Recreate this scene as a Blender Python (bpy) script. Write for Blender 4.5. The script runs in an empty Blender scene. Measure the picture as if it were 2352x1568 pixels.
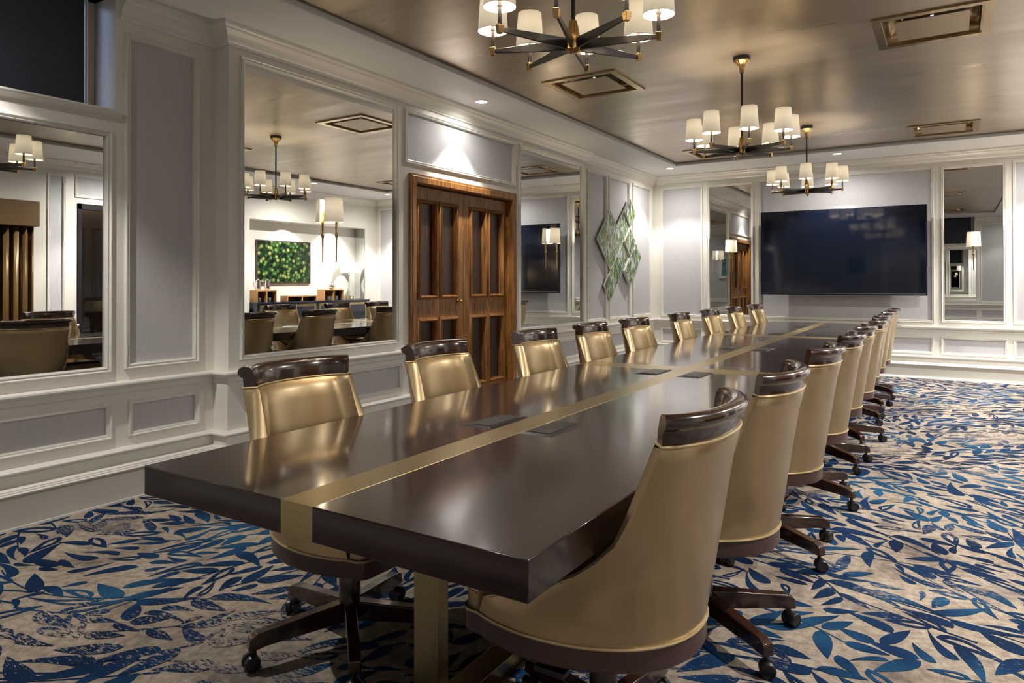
import bpy, math, random
from mathutils import Vector, Matrix
PI = math.pi
C = bpy.context.scene.collection
S = bpy.context.scene

# ------------------------------------------------------------------ camera, world, exposure
cd = bpy.data.cameras.new('camera'); cam = bpy.data.objects.new('camera', cd); C.objects.link(cam)
cd.sensor_fit = 'HORIZONTAL'; cd.sensor_width = 36.0
cd.lens = 1599.8 / 2352 * 36.0
cd.shift_y = -(784 - 639.2) / 2352
cd.clip_start = 0.05
cam.matrix_world = Matrix.Translation((0, 0, 1.3)) @ Matrix.Rotation(0.5636, 4, 'Z') @ Matrix.Rotation(PI / 2 + 0.0058, 4, 'X') @ Matrix.Rotation(-0.0009, 4, 'Z')
S.camera = cam
w = bpy.data.worlds.new('world'); S.world = w; w.use_nodes = True
w.node_tree.nodes['Background'].inputs[0].default_value = (0.45, 0.62, 1.0, 1)
w.node_tree.nodes['Background'].inputs[1].default_value = 1.2
S.view_settings.view_transform = 'Standard'; S.view_settings.look = 'None'
S.view_settings.exposure = 1.12; S.view_settings.gamma = 1.0; S.view_settings.use_curve_mapping = False
cy = S.cycles
cy.max_bounces = 10; cy.diffuse_bounces = 4; cy.glossy_bounces = 6; cy.transmission_bounces = 6
cy.sample_clamp_indirect = 4.0; cy.caustics_reflective = False; cy.caustics_refractive = False
cy.blur_glossy = 0.5
cy.use_denoising = True

WARM = (1.0, 0.84, 0.64); NEUT = (1.0, 0.955, 0.90)
CH_Y = [2.68, 5.54, 8.40]; CH_X = -1.38

def lamp(name, kind, loc, energy, color, **kw):
    l = bpy.data.lights.new(name, kind); l.energy = energy; l.color = color
    for k, v in kw.items(): setattr(l, k, v)
    o = bpy.data.objects.new(name, l); C.objects.link(o); o.location = loc
    return o
# recessed downlights of the soffit (x, y, watts, cone degrees)
# x, y, beam watts, cone degrees, watts of the added ambient fill
DOWN = [(-3.80, 5.47, 62, 80, 14), (-3.62, 10.22, 48, 100, 30), (-1.30, 10.26, 120, 100, 38), (1.15, 10.26, 130, 100, 44),
        (1.15, 8.4, 90, 100, 120), (1.15, 5.6, 110, 100, 150), (1.15, 2.9, 90, 100, 90), (1.20, 0.4, 20, 95, 14),  # unseen downlights along the right wall added for ambient light
        (-1.30, 0.45, 14, 95, 8), (-3.72, 1.25, 75, 92, 6)]
for x, y, e, cone, fe in DOWN:
    lamp('downlight_lamp', 'SPOT', (x, y, 3.015), e, NEUT, spot_size=math.radians(cone), spot_blend=0.38, shadow_soft_size=0.025)
    lamp('ambient_fill', 'SPOT', (x, y, 3.015), fe, NEUT, spot_size=math.radians(168), spot_blend=0.9, shadow_soft_size=0.025)  # second wide lamp added at each fixture to fill in ambient light
lamp('niche_lamp', 'SPOT', (2.15, 8.75, 2.42), 60, (1, .96, .9), spot_size=math.radians(130), spot_blend=0.5, shadow_soft_size=0.03)
lamp('niche_lamp', 'SPOT', (2.15, 9.9, 2.42), 60, (1, .96, .9), spot_size=math.radians(130), spot_blend=0.5, shadow_soft_size=0.03)

# ------------------------------------------------------------------ mesh helpers
class MB:
    def __init__(s): s.v = []; s.f = []; s.m = []
    def add(s, vs, fs, mi=0):
        b = len(s.v); s.v += [tuple(p) for p in vs]; s.f += [[b + i for i in f] for f in fs]; s.m += [mi] * len(fs)
    def box(s, a, b, mi=0, M=None):
        x0, y0, z0 = a; x1, y1, z1 = b
        vs = [(x0, y0, z0), (x1, y0, z0), (x1, y1, z0), (x0, y1, z0), (x0, y0, z1), (x1, y0, z1), (x1, y1, z1), (x0, y1, z1)]
        if M: vs = [M @ Vector(p) for p in vs]
        s.add(vs, [[3, 2, 1, 0], [4, 5, 6, 7], [0, 1, 5, 4], [1, 2, 6, 5], [2, 3, 7, 6], [3, 0, 4, 7]], mi)
    def quad(s, a, b, c, d, mi=0): s.add([a, b, c, d], [[0, 1, 2, 3]], mi)
    def prism(s, poly, z0, z1, mi=0, M=None):
        n = len(poly); vs = [(p[0], p[1], z0) for p in poly] + [(p[0], p[1], z1) for p in poly]
        if M: vs = [M @ Vector(p) for p in vs]
        s.add(vs, [list(range(n))[::-1], list(range(n, 2 * n))] + [[i, (i + 1) % n, n + (i + 1) % n, n + i] for i in range(n)], mi)
    def grid(s, rows, close_u=False, mi=0):
        nr = len(rows); nc = len(rows[0]); vs = [p for r in rows for p in r]; fs = []
        for i in range(nr - 1):
            for j in range(nc if close_u else nc - 1):
                k = (j + 1) % nc; fs.append([i * nc + j, i * nc + k, (i + 1) * nc + k, (i + 1) * nc + j])
        s.add(vs, fs, mi)
    def lathe(s, prof, c=(0, 0, 0), n=24, M=None, mi=0, flute=0, amp=0):
        rows = []
        for r, z in prof:
            row = []
            for k in range(n):
                a = 2 * PI * k / n; rr = r * (1 + amp * math.cos(flute * a)) if flute else r
                p = Vector((rr * math.cos(a), rr * math.sin(a), z))
                if M: p = M @ p
                row.append((p[0] + c[0], p[1] + c[1], p[2] + c[2]))
            rows.append(row)
        s.grid(rows, True, mi)
        nc = n; b = len(s.v) - nc * len(prof)
        if prof[0][0] > 1e-4: s.f.append([b + i for i in range(nc)][::-1]); s.m.append(mi)
        if prof[-1][0] > 1e-4: s.f.append([b + (len(prof) - 1) * nc + i for i in range(nc)]); s.m.append(mi)
    def tube(s, pts, r, n=8, mi=0, closed=False):
        pts = [Vector(p) for p in pts]; rows = []; N = len(pts)
        for i, p in enumerate(pts):
            if closed: t = pts[(i + 1) % N] - pts[i - 1]
            else: t = pts[min(i + 1, N - 1)] - pts[max(i - 1, 0)]
            t.normalize(); up = Vector((0, 0, 1)) if abs(t.z) < .9 else Vector((1, 0, 0))
            a = t.cross(up).normalized(); b = t.cross(a).normalized()
            rr = r(i / (N - 1)) if callable(r) else r
            rows.append([tuple(p + a * rr * math.cos(2 * PI * k / n) + b * rr * math.sin(2 * PI * k / n)) for k in range(n)])
        if closed: rows.append(rows[0])
        self_b = len(s.v); s.grid(rows, True, mi)
        if not closed:
            s.f.append([self_b + k for k in range(n)][::-1]); s.m.append(mi)
            s.f.append([self_b + (N - 1) * n + k for k in range(n)]); s.m.append(mi)
    def sweep(s, path, prof, closed=False, mi=0, caps=True):
        # plan path (x,y); profile (out,z); out = to the right of the path
        N = len(path); rows = []
        P = [Vector(p) for p in path]
        def nrm(a, b): d = (b - a).normalized(); return Vector((d.y, -d.x))
        for i in range(N):
            if closed: n1 = nrm(P[i - 1], P[i]); n2 = nrm(P[i], P[(i + 1) % N])
            elif i == 0: n1 = n2 = nrm(P[0], P[1])
            elif i == N - 1: n1 = n2 = nrm(P[-2], P[-1])
            else: n1 = nrm(P[i - 1], P[i]); n2 = nrm(P[i], P[i + 1])
            m = (n1 + n2) / (1 + n1.dot(n2))
            rows.append([(P[i].x + m.x * o, P[i].y + m.y * o, z) for o, z in prof])
        if closed: rows.append(rows[0])
        b = len(s.v); s.grid(rows, False, mi)
        if not closed and caps:
            k = len(prof); s.f.append([b + i for i in range(k)]); s.m.append(mi)
            s.f.append([b + (N - 1) * k + i for i in range(k)][::-1]); s.m.append(mi)
    def frame(s, wf, u0, u1, z0, z1, prof, mi=0):
        # moulding round a rectangle on a wall: profile (outward offset from opening, height from wall)
        rows = []
        for (u, z, du, dz) in ((u0, z0, -1, -1), (u1, z0, 1, -1), (u1, z1, 1, 1), (u0, z1, -1, 1), (u0, z0, -1, -1)):
            rows.append([wf(u + du * o, z + dz * o, h) for o, h in prof])
        s.grid(rows, False, mi)
    def build(s, name, mats, parent=None, smooth=False, bevel=0, seg=2, sub=0, angle=35):
        me = bpy.data.meshes.new(name); me.from_pydata(s.v, [], s.f)
        if not isinstance(mats, (list, tuple)): mats = [mats]
        for m in mats: me.materials.append(m)
        for p, mi in zip(me.polygons, s.m): p.material_index = mi
        o = bpy.data.objects.new(name, me); C.objects.link(o)
        import bmesh
        bm = bmesh.new(); bm.from_mesh(me); bmesh.ops.remove_doubles(bm, verts=bm.verts, dist=1e-6)
        bmesh.ops.recalc_face_normals(bm, faces=bm.faces); bm.to_mesh(me); bm.free()
        if bevel:
            b = o.modifiers.new('b', 'BEVEL'); b.width = bevel; b.segments = seg; b.limit_method = 'ANGLE'; b.angle_limit = math.radians(angle)
        if sub:
            q = o.modifiers.new('s', 'SUBSURF'); q.levels = sub; q.render_levels = sub
        if smooth or bevel or sub:
            me.polygons.foreach_set('use_smooth', [True] * len(me.polygons))
            if not sub:
                me.update()
                bm = bmesh.new(); bm.from_mesh(me)
                for e in bm.edges:
                    if len(e.link_faces) == 2 and e.calc_face_angle(0) > math.radians(angle): e.smooth = False
                bm.to_mesh(me); bm.free()
        if parent: o.parent = parent
        return o
def tag(o, label, cat, group=None, kind=None):
    if label: o['label'] = label
    if cat: o['category'] = cat
    if group: o['group'] = group
    if kind: o['kind'] = kind
    return o
def empty(name, loc=(0, 0, 0), rz=0):
    o = bpy.data.objects.new(name, None); C.objects.link(o); o.location = loc; o.rotation_euler = (0, 0, rz); o.empty_display_size = .1
    return o
def struct(o): o['kind'] = 'structure'; return o
def dup(o, parent=None):
    c = o.copy(); C.objects.link(c)
    if parent: c.parent = parent
    for ch in [x for x in bpy.data.objects if x.parent == o]: dup(ch, c)
    return c

# ------------------------------------------------------------------ materials
def nodes(name):
    m = bpy.data.materials.new(name); m.use_nodes = True
    return m, m.node_tree, m.node_tree.nodes['Principled BSDF']
def mat(name, col, rough=.5, metal=0, spec=None, coat=0, emis=None, es=0, aniso=0, trans=0):
    m, t, b = nodes(name)
    b.inputs['Base Color'].default_value = (*col, 1); b.inputs['Roughness'].default_value = rough; b.inputs['Metallic'].default_value = metal
    if spec is not None: b.inputs['Specular IOR Level'].default_value = spec
    if coat: b.inputs['Coat Weight'].default_value = coat; b.inputs['Coat Roughness'].default_value = .08
    if emis: b.inputs['Emission Color'].default_value = (*emis, 1); b.inputs['Emission Strength'].default_value = es
    if trans: b.inputs['Transmission Weight'].default_value = trans
    return m
def N(t, kind, **kw):
    n = t.nodes.new(kind)
    for k, v in kw.items():
        if hasattr(n, k): setattr(n, k, v)
    return n
def coords(t, scale=(1, 1, 1), rot=(0, 0, 0), obj=True):
    tc = N(t, 'ShaderNodeTexCoord'); mp = N(t, 'ShaderNodeMapping')
    mp.inputs['Scale'].default_value = scale; mp.inputs['Rotation'].default_value = rot
    t.links.new(tc.outputs['Object'], mp.inputs[0]); return mp.outputs[0]
def noise(t, vec, scale, detail=4, rough=.55, dist=0):
    n = N(t, 'ShaderNodeTexNoise'); n.inputs['Scale'].default_value = scale; n.inputs['Detail'].default_value = detail
    n.inputs['Roughness'].default_value = rough; n.inputs['Distortion'].default_value = dist
    t.links.new(vec, n.inputs['Vector']); return n.outputs['Fac']
def ramp(t, fac, stops, interp='LINEAR'):
    r = N(t, 'ShaderNodeValToRGB'); r.color_ramp.interpolation = interp
    while len(r.color_ramp.elements) < len(stops): r.color_ramp.elements.new(.5)
    for e, (p, c) in zip(r.color_ramp.elements, stops): e.position = p; e.color = (*c, 1) if len(c) == 3 else c
    t.links.new(fac, r.inputs[0]); return r.outputs[0]
def bump(t, b, fac, strength, dist=.002):
    n = N(t, 'ShaderNodeBump'); n.inputs['Strength'].default_value = strength; n.inputs['Distance'].default_value = dist
    t.links.new(fac, n.inputs['Height']); t.links.new(n.outputs[0], b.inputs['Normal'])

M = {}
M['white'] = mat('white_paint', (.78, .75, .69), .36)
M['soffit'] = mat('soffit_paint', (.72, .71, .69), .5)
# wallcovering
m, t, b = nodes('wallcovering'); v = coords(t, (1, 1, .12)); f = noise(t, v, 90, 3)
t.links.new(ramp(t, f, [(.3, (.51, .505, .52)), (.7, (.56, .55, .56))]), b.inputs['Base Color']); b.inputs['Roughness'].default_value = .6
bump(t, b, f, .08); M['fabric'] = m
# gold painted ceiling
m, t, b = nodes('gold_ceiling'); v = coords(t, (.35, 3.0, 1)); f = noise(t, v, 2.2, 5, .6)
t.links.new(ramp(t, f, [(.3, (.42, .35, .26)), (.7, (.48, .41, .315))]), b.inputs['Base Color'])
v2 = coords(t, (.3, 2.2, 1)); f2 = noise(t, v2, 2.4, 2)
t.links.new(ramp(t, f2, [(.3, (.27,) * 3), (.75, (.38,) * 3)]), b.inputs['Roughness'])
b.inputs['Metallic'].default_value = .72; M['gold_ceiling'] = m
# mirror
M['mirror'] = mat('mirror_glass', (.76, .77, .76), .0, 1)
M['mirror_edge'] = mat('mirror_edge', (.1, .12, .12), .3, .5)
# table wood
m, t, b = nodes('espresso_wood'); v = coords(t, (1.2, 22, 22)); f = noise(t, v, 3.0, 5, .6, .4)
t.links.new(ramp(t, f, [(.25, (.009, .0022, .002)), (.8, (.026, .008, .007))]), b.inputs['Base Color'])
b.inputs['Roughness'].default_value = .3; b.inputs['Specular IOR Level'].default_value = .12; b.inputs['Coat Weight'].default_value = .85; b.inputs['Coat Roughness'].default_value = .10; b.inputs['Coat IOR'].default_value = 1.46
M['espresso'] = m
m, t, b = nodes('mahogany'); v = coords(t, (4, 4, 18)); f = noise(t, v, 3.0, 5, .6, .4)
t.links.new(ramp(t, f, [(.2, (.018, .006, .004)), (.9, (.045, .016, .009))]), b.inputs['Base Color'])
b.inputs['Roughness'].default_value = .2; b.inputs['Coat Weight'].default_value = .7; b.inputs['Coat Roughness'].default_value = .08; M['mahogany'] = m
# brushed brass
m, t, b = nodes('brushed_brass'); v = coords(t, (1, 40, 40)); f = noise(t, v, 4, 3)
t.links.new(ramp(t, f, [(.3, (.40, .32, .17)), (.7, (.46, .37, .20))]), b.inputs['Base Color']); b.inputs['Metallic'].default_value = 1; b.inputs['Roughness'].default_value = .3
M['brass'] = m
m, t, b = nodes('satin_brass'); v = coords(t, (40, 40, .6)); f = noise(t, v, 2, 3)
t.links.new(ramp(t, f, [(.3, (.43, .34, .18)), (.7, (.48, .38, .21))]), b.inputs['Base Color']); b.inputs['Metallic'].default_value = 1; b.inputs['Roughness'].default_value = .34
M['brass_leg'] = m
M['antique_brass'] = mat('polished_brass', (.62, .41, .17), .2, 1)
M['bronze'] = mat('dark_bronze', (.035, .034, .038), .32, .6)
# gold leather
m, t, b = nodes('gold_leather'); v = coords(t); f = noise(t, v, 3.5, 4); g = noise(t, v, 420, 2)
t.links.new(ramp(t, f, [(.3, (.43, .32, .175)), (.7, (.49, .37, .21))]), b.inputs['Base Color'])
b.inputs['Metallic'].default_value = .85; b.inputs['Roughness'].default_value = .34; b.inputs['Coat Weight'].default_value = .35; b.inputs['Coat Roughness'].default_value = .2; bump(t, b, g, .08, .0004); M['leather'] = m
M['piping'] = mat('gold_piping', (.58, .44, .24), .3, .5)
M['frame_wood'] = mat('seat_frame_wood', (.060, .028, .024), .34, 0, coat=.2)
M['black'] = mat('black_plastic', (.012, .012, .014), .35)
M['black_metal'] = mat('black_metal', (.03, .03, .032), .3, .7)
M['chrome'] = mat('chrome', (.7, .7, .7), .12, 1)
# lamp shade, bulb glow painted in as emission graded by height
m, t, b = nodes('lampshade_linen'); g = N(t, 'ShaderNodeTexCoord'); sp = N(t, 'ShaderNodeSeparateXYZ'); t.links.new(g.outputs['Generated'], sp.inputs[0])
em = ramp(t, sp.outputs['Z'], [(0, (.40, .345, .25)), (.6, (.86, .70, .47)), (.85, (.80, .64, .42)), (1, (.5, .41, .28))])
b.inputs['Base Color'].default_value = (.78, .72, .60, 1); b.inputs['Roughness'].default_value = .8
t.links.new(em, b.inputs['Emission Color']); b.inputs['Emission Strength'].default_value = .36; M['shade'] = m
M['shade_trim'] = mat('shade_trim', (.25, .2, .14), .6)
M['bulb'] = mat('bulb', (1, 1, 1), .5, emis=(1, .85, .62), es=30)
M['lens'] = mat('downlight_lens', (1, 1, 1), .5, emis=(1, .94, .85), es=9)
M['white_metal'] = mat('white_metal', (.8, .8, .8), .35)
# door oak
m, t, b = nodes('antique_oak'); v = coords(t, (22, 22, 1.1)); f = noise(t, v, 2.6, 7, .65, .9)
t.links.new(ramp(t, f, [(.30, (.055, .021, .006)), (.5, (.28, .118, .030)), (.72, (.52, .25, .075))]), b.inputs['Base Color'])
b.inputs['Roughness'].default_value = .34; bump(t, b, f, .15, .002); M['oak'] = m
m, t, b = nodes('shaded_oak_panel'); v = coords(t, (22, 22, 1.1)); f = noise(t, v, 2.6, 7, .65, .9)
t.links.new(ramp(t, f, [(.28, (.022, .010, .007)), (.72, (.075, .034, .018))]), b.inputs['Base Color']); b.inputs['Roughness'].default_value = .35; M['oak_shaded'] = m  # darkened copy of the door oak, panel recess shadow put into the colour
# TV
M['screen'] = mat('tv_screen', (.003, .005, .012), .06, 0, spec=.7)
M['tv_frame'] = mat('tv_frame', (.008, .010, .016), .25, .3)
M['tv_strip'] = mat('tv_strip', (.5, .55, .65), .2, 1)
# roller shade
m, t, b = nodes('navy_shade_cloth'); v = coords(t, (60, 6, 200)); f = noise(t, v, 3, 3)
t.links.new(ramp(t, f, [(.3, (.022, .028, .042)), (.7, (.05, .06, .085))]), b.inputs['Base Color']); b.inputs['Roughness'].default_value = .8; M['navy_cloth'] = m
M['cream'] = mat('cream_ceramic', (.8, .78, .72), .3)
M['grey_ceramic'] = mat('grey_ceramic', (.16, .17, .18), .35)
M['silver'] = mat('silver', (.75, .74, .72), .15, 1)
M['light_wood'] = mat('light_wood', (.45, .24, .09), .45)
M['lacquer'] = mat('midnight_lacquer', (.010, .013, .028), .16, 0, coat=.4)
M['glass'] = mat('clear_glass', (.95, .97, .97), .02, 0, trans=1)
M['curtain'] = mat('bronze_satin', (.20, .125, .045), .38, .35)
# carpet
def carpet_base(t):
    v = coords(t); f = noise(t, v, 2.2, 5, .6); g = noise(t, v, 260, 2, .7); h = noise(t, v, 30, 4)
    c = ramp(t, f, [(.30, (.17, .137, .115)), (.43, (.34, .285, .23)), (.56, (.43, .37, .30)), (.70, (.185, .158, .15))])
    mx = N(t, 'ShaderNodeMix'); mx.data_type = 'RGBA'; mx.blend_type = 'MULTIPLY'; mx.inputs[0].default_value = 1
    t.links.new(c, mx.inputs[6]); t.links.new(ramp(t, g, [(.3, (.6,) * 3), (.7, (1.15,) * 3)]), mx.inputs[7])
    my = N(t, 'ShaderNodeMix'); my.data_type = 'RGBA'; my.blend_type = 'MULTIPLY'; my.inputs[0].default_value = 1
    t.links.new(mx.outputs[2], my.inputs[6]); t.links.new(ramp(t, h, [(.34, (.72, .70, .69)), (.62, (1.16, 1.15, 1.13))]), my.inputs[7])
    return v, my.outputs[2], g, h
m, t, b = nodes('carpet_beige'); v, c, g, h = carpet_base(t); t.links.new(c, b.inputs['Base Color'])
b.inputs['Roughness'].default_value = .95; b.inputs['Specular IOR Level'].default_value = .1; bump(t, b, g, .5, .004); M['carpet'] = m
m, t, b = nodes('carpet_blue'); v, c, g, h = carpet_base(t)
f1 = noise(t, v, 1.4, 3); blue = ramp(t, f1, [(.34, (.004, .012, .040)), (.5, (.006, .030, .088)), (.66, (.016, .085, .180))])
mb = N(t, 'ShaderNodeMix'); mb.data_type = 'RGBA'; mb.blend_type = 'MULTIPLY'; mb.inputs[0].default_value = 1
t.links.new(blue, mb.inputs[6]); t.links.new(ramp(t, g, [(.3, (.6,) * 3), (.7, (1.3,) * 3)]), mb.inputs[7])
v3 = coords(t, (1.0, 3.4, 1)); er = noise(t, v3, 30, 6, .75); reg = noise(t, v, 1.1, 3)
su = N(t, 'ShaderNodeMath'); su.operation = 'ADD'; t.links.new(er, su.inputs[0])
ra = N(t, 'ShaderNodeMapRange'); ra.inputs[1].default_value = .47; ra.inputs[2].default_value = .66; ra.inputs[3].default_value = -.16; ra.inputs[4].default_value = .08
t.links.new(reg, ra.inputs[0]); t.links.new(ra.outputs[0], su.inputs[1])
mk = ramp(t, su.outputs[0], [(.52, (0, 0, 0)), (.56, (1, 1, 1))])
mz = N(t, 'ShaderNodeMix'); mz.data_type = 'RGBA'; t.links.new(mk, mz.inputs[0]); t.links.new(mb.outputs[2], mz.inputs[6]); t.links.new(c, mz.inputs[7])
t.links.new(mz.outputs[2], b.inputs['Base Color']); b.inputs['Roughness'].default_value = .95; b.inputs['Specular IOR Level'].default_value = .1; bump(t, b, g, .5, .004); M['carpet_blue'] = m
# pictures
def forest(name):
    m, t, b = nodes(name); v = coords(t, (1, 5.0, 1.6)); f = noise(t, v, 4.6, 6, .62, .8); v2 = coords(t, (1, 9, .9), (.25, 0, 0)); f2 = noise(t, v2, 3.2, 5, .6)
    c1 = ramp(t, f, [(.34, (.003, .012, .004)), (.42, (.012, .055, .004)), (.48, (.05, .15, .008)), (.53, (.14, .24, .02)), (.57, (.48, .55, .62)), (.63, (.66, .72, .80)), (.68, (.01, .04, .02))])
    c2 = ramp(t, f2, [(.54, (0, 0, 0)), (.62, (.8, .8, .8))])
    mx = N(t, 'ShaderNodeMix'); mx.data_type = 'RGBA'; t.links.new(c2, mx.inputs[0]); t.links.new(c1, mx.inputs[6]); mx.inputs[7].default_value = (.26, .17, .07, 1)
    t.links.new(mx.outputs[2], b.inputs['Base Color']); b.inputs['Roughness'].default_value = .2; return m
M['forest'] = forest('birch_forest_photo')
m, t, b = nodes('treetop_photo'); g = N(t, 'ShaderNodeTexCoord'); mp = N(t, 'ShaderNodeMapping'); t.links.new(g.outputs['Object'], mp.inputs[0])
vo = N(t, 'ShaderNodeTexVoronoi'); vo.inputs['Scale'].default_value = 17; t.links.new(mp.outputs[0], vo.inputs['Vector'])
hs = N(t, 'ShaderNodeSeparateColor'); t.links.new(vo.outputs['Color'], hs.inputs[0])
cc = ramp(t, hs.outputs[0], [(0, (.015, .05, .015)), (.5, (.035, .12, .03)), (.8, (.12, .25, .06)), (1, (.42, .45, .14))])
dk = ramp(t, vo.outputs['Distance'], [(.1, (1, 1, 1)), (.75, (.04, .04, .05))])
mx = N(t, 'ShaderNodeMix'); mx.data_type = 'RGBA'; mx.blend_type = 'MULTIPLY'; mx.inputs[0].default_value = 1
t.links.new(cc, mx.inputs[6]); t.links.new(dk, mx.inputs[7]); t.links.new(mx.outputs[2], b.inputs['Base Color']); b.inputs['Roughness'].default_value = .3; M['treetop'] = m
m, t, b = nodes('sea_picture'); v = coords(t, (2, 2, 5)); f = noise(t, v, 3, 5)
t.links.new(ramp(t, f, [(.35, (.02, .10, .16)), (.55, (.06, .24, .32)), (.7, (.5, .62, .62))]), b.inputs['Base Color']); M['sea'] = m

# ------------------------------------------------------------------ room shell
YB, YN, XR = 10.95, -0.35, 2.10
XA, XP, XC = -4.25, -4.10, -4.16       # left wall: near recess, projecting bay, far recess
ZC = 3.03; ZRAIL = .70
wfs = {
    'A': lambda u, z, n=0: (XA + n, u, z), 'P': lambda u, z, n=0: (XP + n, u, z), 'C': lambda u, z, n=0: (XC + n, u, z),
    'B': lambda u, z, n=0: (u, YB - n, z), 'R': lambda u, z, n=0: (XR - n, u, z), 'N': lambda u, z, n=0: (u, YN + n, z)}
PROF = [(0, 0), (.001, -.012), (.004, .010), (.010, .013), (.013, .008), (.020, .010), (.025, .018), (.031, .018), (.033, 0)]
PROFL = [(0, -.012), (.006, .004), (.016, .006), (.020, .014), (.027, .014), (.028, 0)]
MIRRORS = []
def panel_wall(mb, mo, wf, u0, u1, z0, z1, opens, n0=0.0):
    us = sorted({u0, u1} | {min(max(x, u0), u1) for o in opens for x in o[:2]}); zs = sorted({z0, z1} | {min(max(x, z0), z1) for o in opens for x in o[2:4]})
    for i in range(len(us) - 1):
        for j in range(len(zs) - 1):
            cu = (us[i] + us[i + 1]) / 2; cz = (zs[j] + zs[j + 1]) / 2
            if any(o[0] < cu < o[1] and o[2] < cz < o[3] for o in opens): continue
            mb.quad(wf(us[i], zs[j], n0), wf(us[i + 1], zs[j], n0), wf(us[i + 1], zs[j + 1], n0), wf(us[i], zs[j + 1], n0))
    for a, b_, c, d, kind in opens:
        if kind == 'hole': continue
        r = n0 - .014; rb = r - (.012 if kind == 'mirror' else 0)
        for p, q in (((a, c), (b_, c)), ((b_, c), (b_, d)), ((b_, d), (a, d)), ((a, d), (a, c))):
            mb.quad(wf(p[0], p[1], n0), wf(q[0], q[1], n0), wf(q[0], q[1], rb), wf(p[0], p[1], rb))
        if kind in ('fabric', 'fabric2'):
            mb.quad(wf(a, c, r), wf(b_, c, r), wf(b_, d, r), wf(a, d, r), 1)
            mo.frame(lambda u, z, n: wf(u, z, n0 + n), a, b_, c, d, PROF if kind == 'fabric' else PROFL)
        if kind == 'mirror':
            mb.quad(wf(a, c, r - .012), wf(b_, c, r - .012), wf(b_, d, r - .012), wf(a, d, r - .012), 0)
            mo.frame(lambda u, z, n: wf(u, z, n0 + n), a, b_, c, d, PROF)
            MIRRORS.append((wf, a, b_, c, d, r))
mo = MB()
LO = .018   # the wainscot stands a little proud of the upper wall
mbl = MB()
panel_wall(mbl, mo, wfs['A'], YN, 2.93, ZRAIL, ZC, [(.72, 2.205, .80, 2.172, 'mirror'), (2.352, 2.775, .808, 2.79, 'fabric'), (.25, .57, .808, 2.79, 'fabric'), (.66, 2.262, 2.33, ZC, 'hole')])
panel_wall(mbl, mo, wfs['A'], YN, 2.93, 0, ZRAIL, [(.74, 2.205, .40, .562, 'fabric2'), (2.362, 2.775, .395, .56, 'fabric2'), (.25, .57, .40, .56, 'fabric2')], LO)
panel_wall(mbl, mo, wfs['P'], 2.93, 8.33, ZRAIL, ZC, [(3.052, 4.585, .805, 2.815, 'mirror'), (4.80, 6.50, 0, 2.24, 'hole'), (4.741, 6.505, 2.40, 2.815, 'fabric'), (6.67, 8.215, .79, 2.815, 'mirror')])
panel_wall(mbl, mo, wfs['P'], 2.93, 8.33, 0, ZRAIL, [(3.08, 4.62, .385, .57, 'fabric2'), (4.80, 6.50, 0, 2.24, 'hole'), (6.70, 8.20, .375, .56, 'fabric2')], LO)
panel_wall(mbl, mo, wfs['C'], 8.33, YB, ZRAIL, ZC, [(8.50, 9.06, .80, 2.80, 'fabric'), (9.21, 9.90, .80, 2.80, 'fabric'), (10.08, 10.79, .80, 2.80, 'fabric')])
panel_wall(mbl, mo, wfs['C'], 8.33, YB, 0, ZRAIL, [(8.52, 9.06, .37, .55, 'fabric2'), (9.23, 9.90, .37, .55, 'fabric2'), (10.10, 10.78, .37, .55, 'fabric2')], LO)
mbl.quad((XA, 2.93, ZRAIL), (XP, 2.93, ZRAIL), (XP, 2.93, ZC), (XA, 2.93, ZC)); mbl.quad((XA, 2.93 - LO, 0), (XP + LO, 2.93 - LO, 0), (XP + LO, 2.93 - LO, ZRAIL), (XA, 2.93 - LO, ZRAIL))
mbl.quad((XP + LO, 2.93 - LO, 0), (XP + LO, 2.93, 0), (XP + LO, 2.93, ZRAIL), (XP + LO, 2.93 - LO, ZRAIL))
mbl.quad((XC, 8.33, 0), (XP + LO, 8.33, 0), (XP + LO, 8.33, ZRAIL), (XC, 8.33, ZRAIL)); mbl.quad((XC, 8.33, ZRAIL), (XP, 8.33, ZRAIL), (XP, 8.33, ZC), (XC, 8.33, ZC))
# window reveal of the near recess
WX = XA - .28
mbl.quad((XA, .66, 2.33), (XA, 2.262, 2.33), (WX, 2.262, 2.33), (WX, .66, 2.33)); mbl.quad((XA, 2.262, 2.33), (XA, 2.262, ZC), (WX, 2.262, ZC), (WX, 2.262, 2.33))
mbl.quad((XA, .66, 2.33), (XA, .66, ZC), (WX, .66, ZC), (WX, .66, 2.33)); mbl.quad((XA, .66, ZC), (XA, 2.262, ZC), (WX, 2.262, ZC), (WX, .66, ZC))
struct(mbl.build('wall_left', [M['white'], M['fabric']]))
mbb = MB()
panel_wall(mbb, mo, wfs['B'], XC, XR, ZRAIL, ZC, [(-4.0, -3.375, .785, 2.81, 'fabric'), (-3.235, -2.597, .80, 2.80, 'mirror'), (-2.456, -.237, .79, 2.82, 'fabric'), (-.088, .556, .795, 2.81, 'mirror'), (.692, 1.33, .79, 2.82, 'fabric'), (1.47, 1.98, .79, 2.82, 'fabric')])
panel_wall(mbb, mo, wfs['B'], XC, XR, 0, ZRAIL, [(-4.0, -3.375, .36, .54, 'fabric2'), (-3.235, -2.60, .36, .54, 'fabric2'), (-2.456, -.24, .365, .54, 'fabric2'), (-.10, .57, .36, .54, 'fabric2'), (.69, 1.33, .36, .54, 'fabric2'), (1.47, 1.98, .36, .54, 'fabric2')], LO)
struct(mbb.build('wall_back', [M['white'], M['fabric']]))
mbr = MB()
NI0, NI1, NIX = 7.80, 10.62, 2.38
GD0, GD1 = 5.12, 6.90
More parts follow.
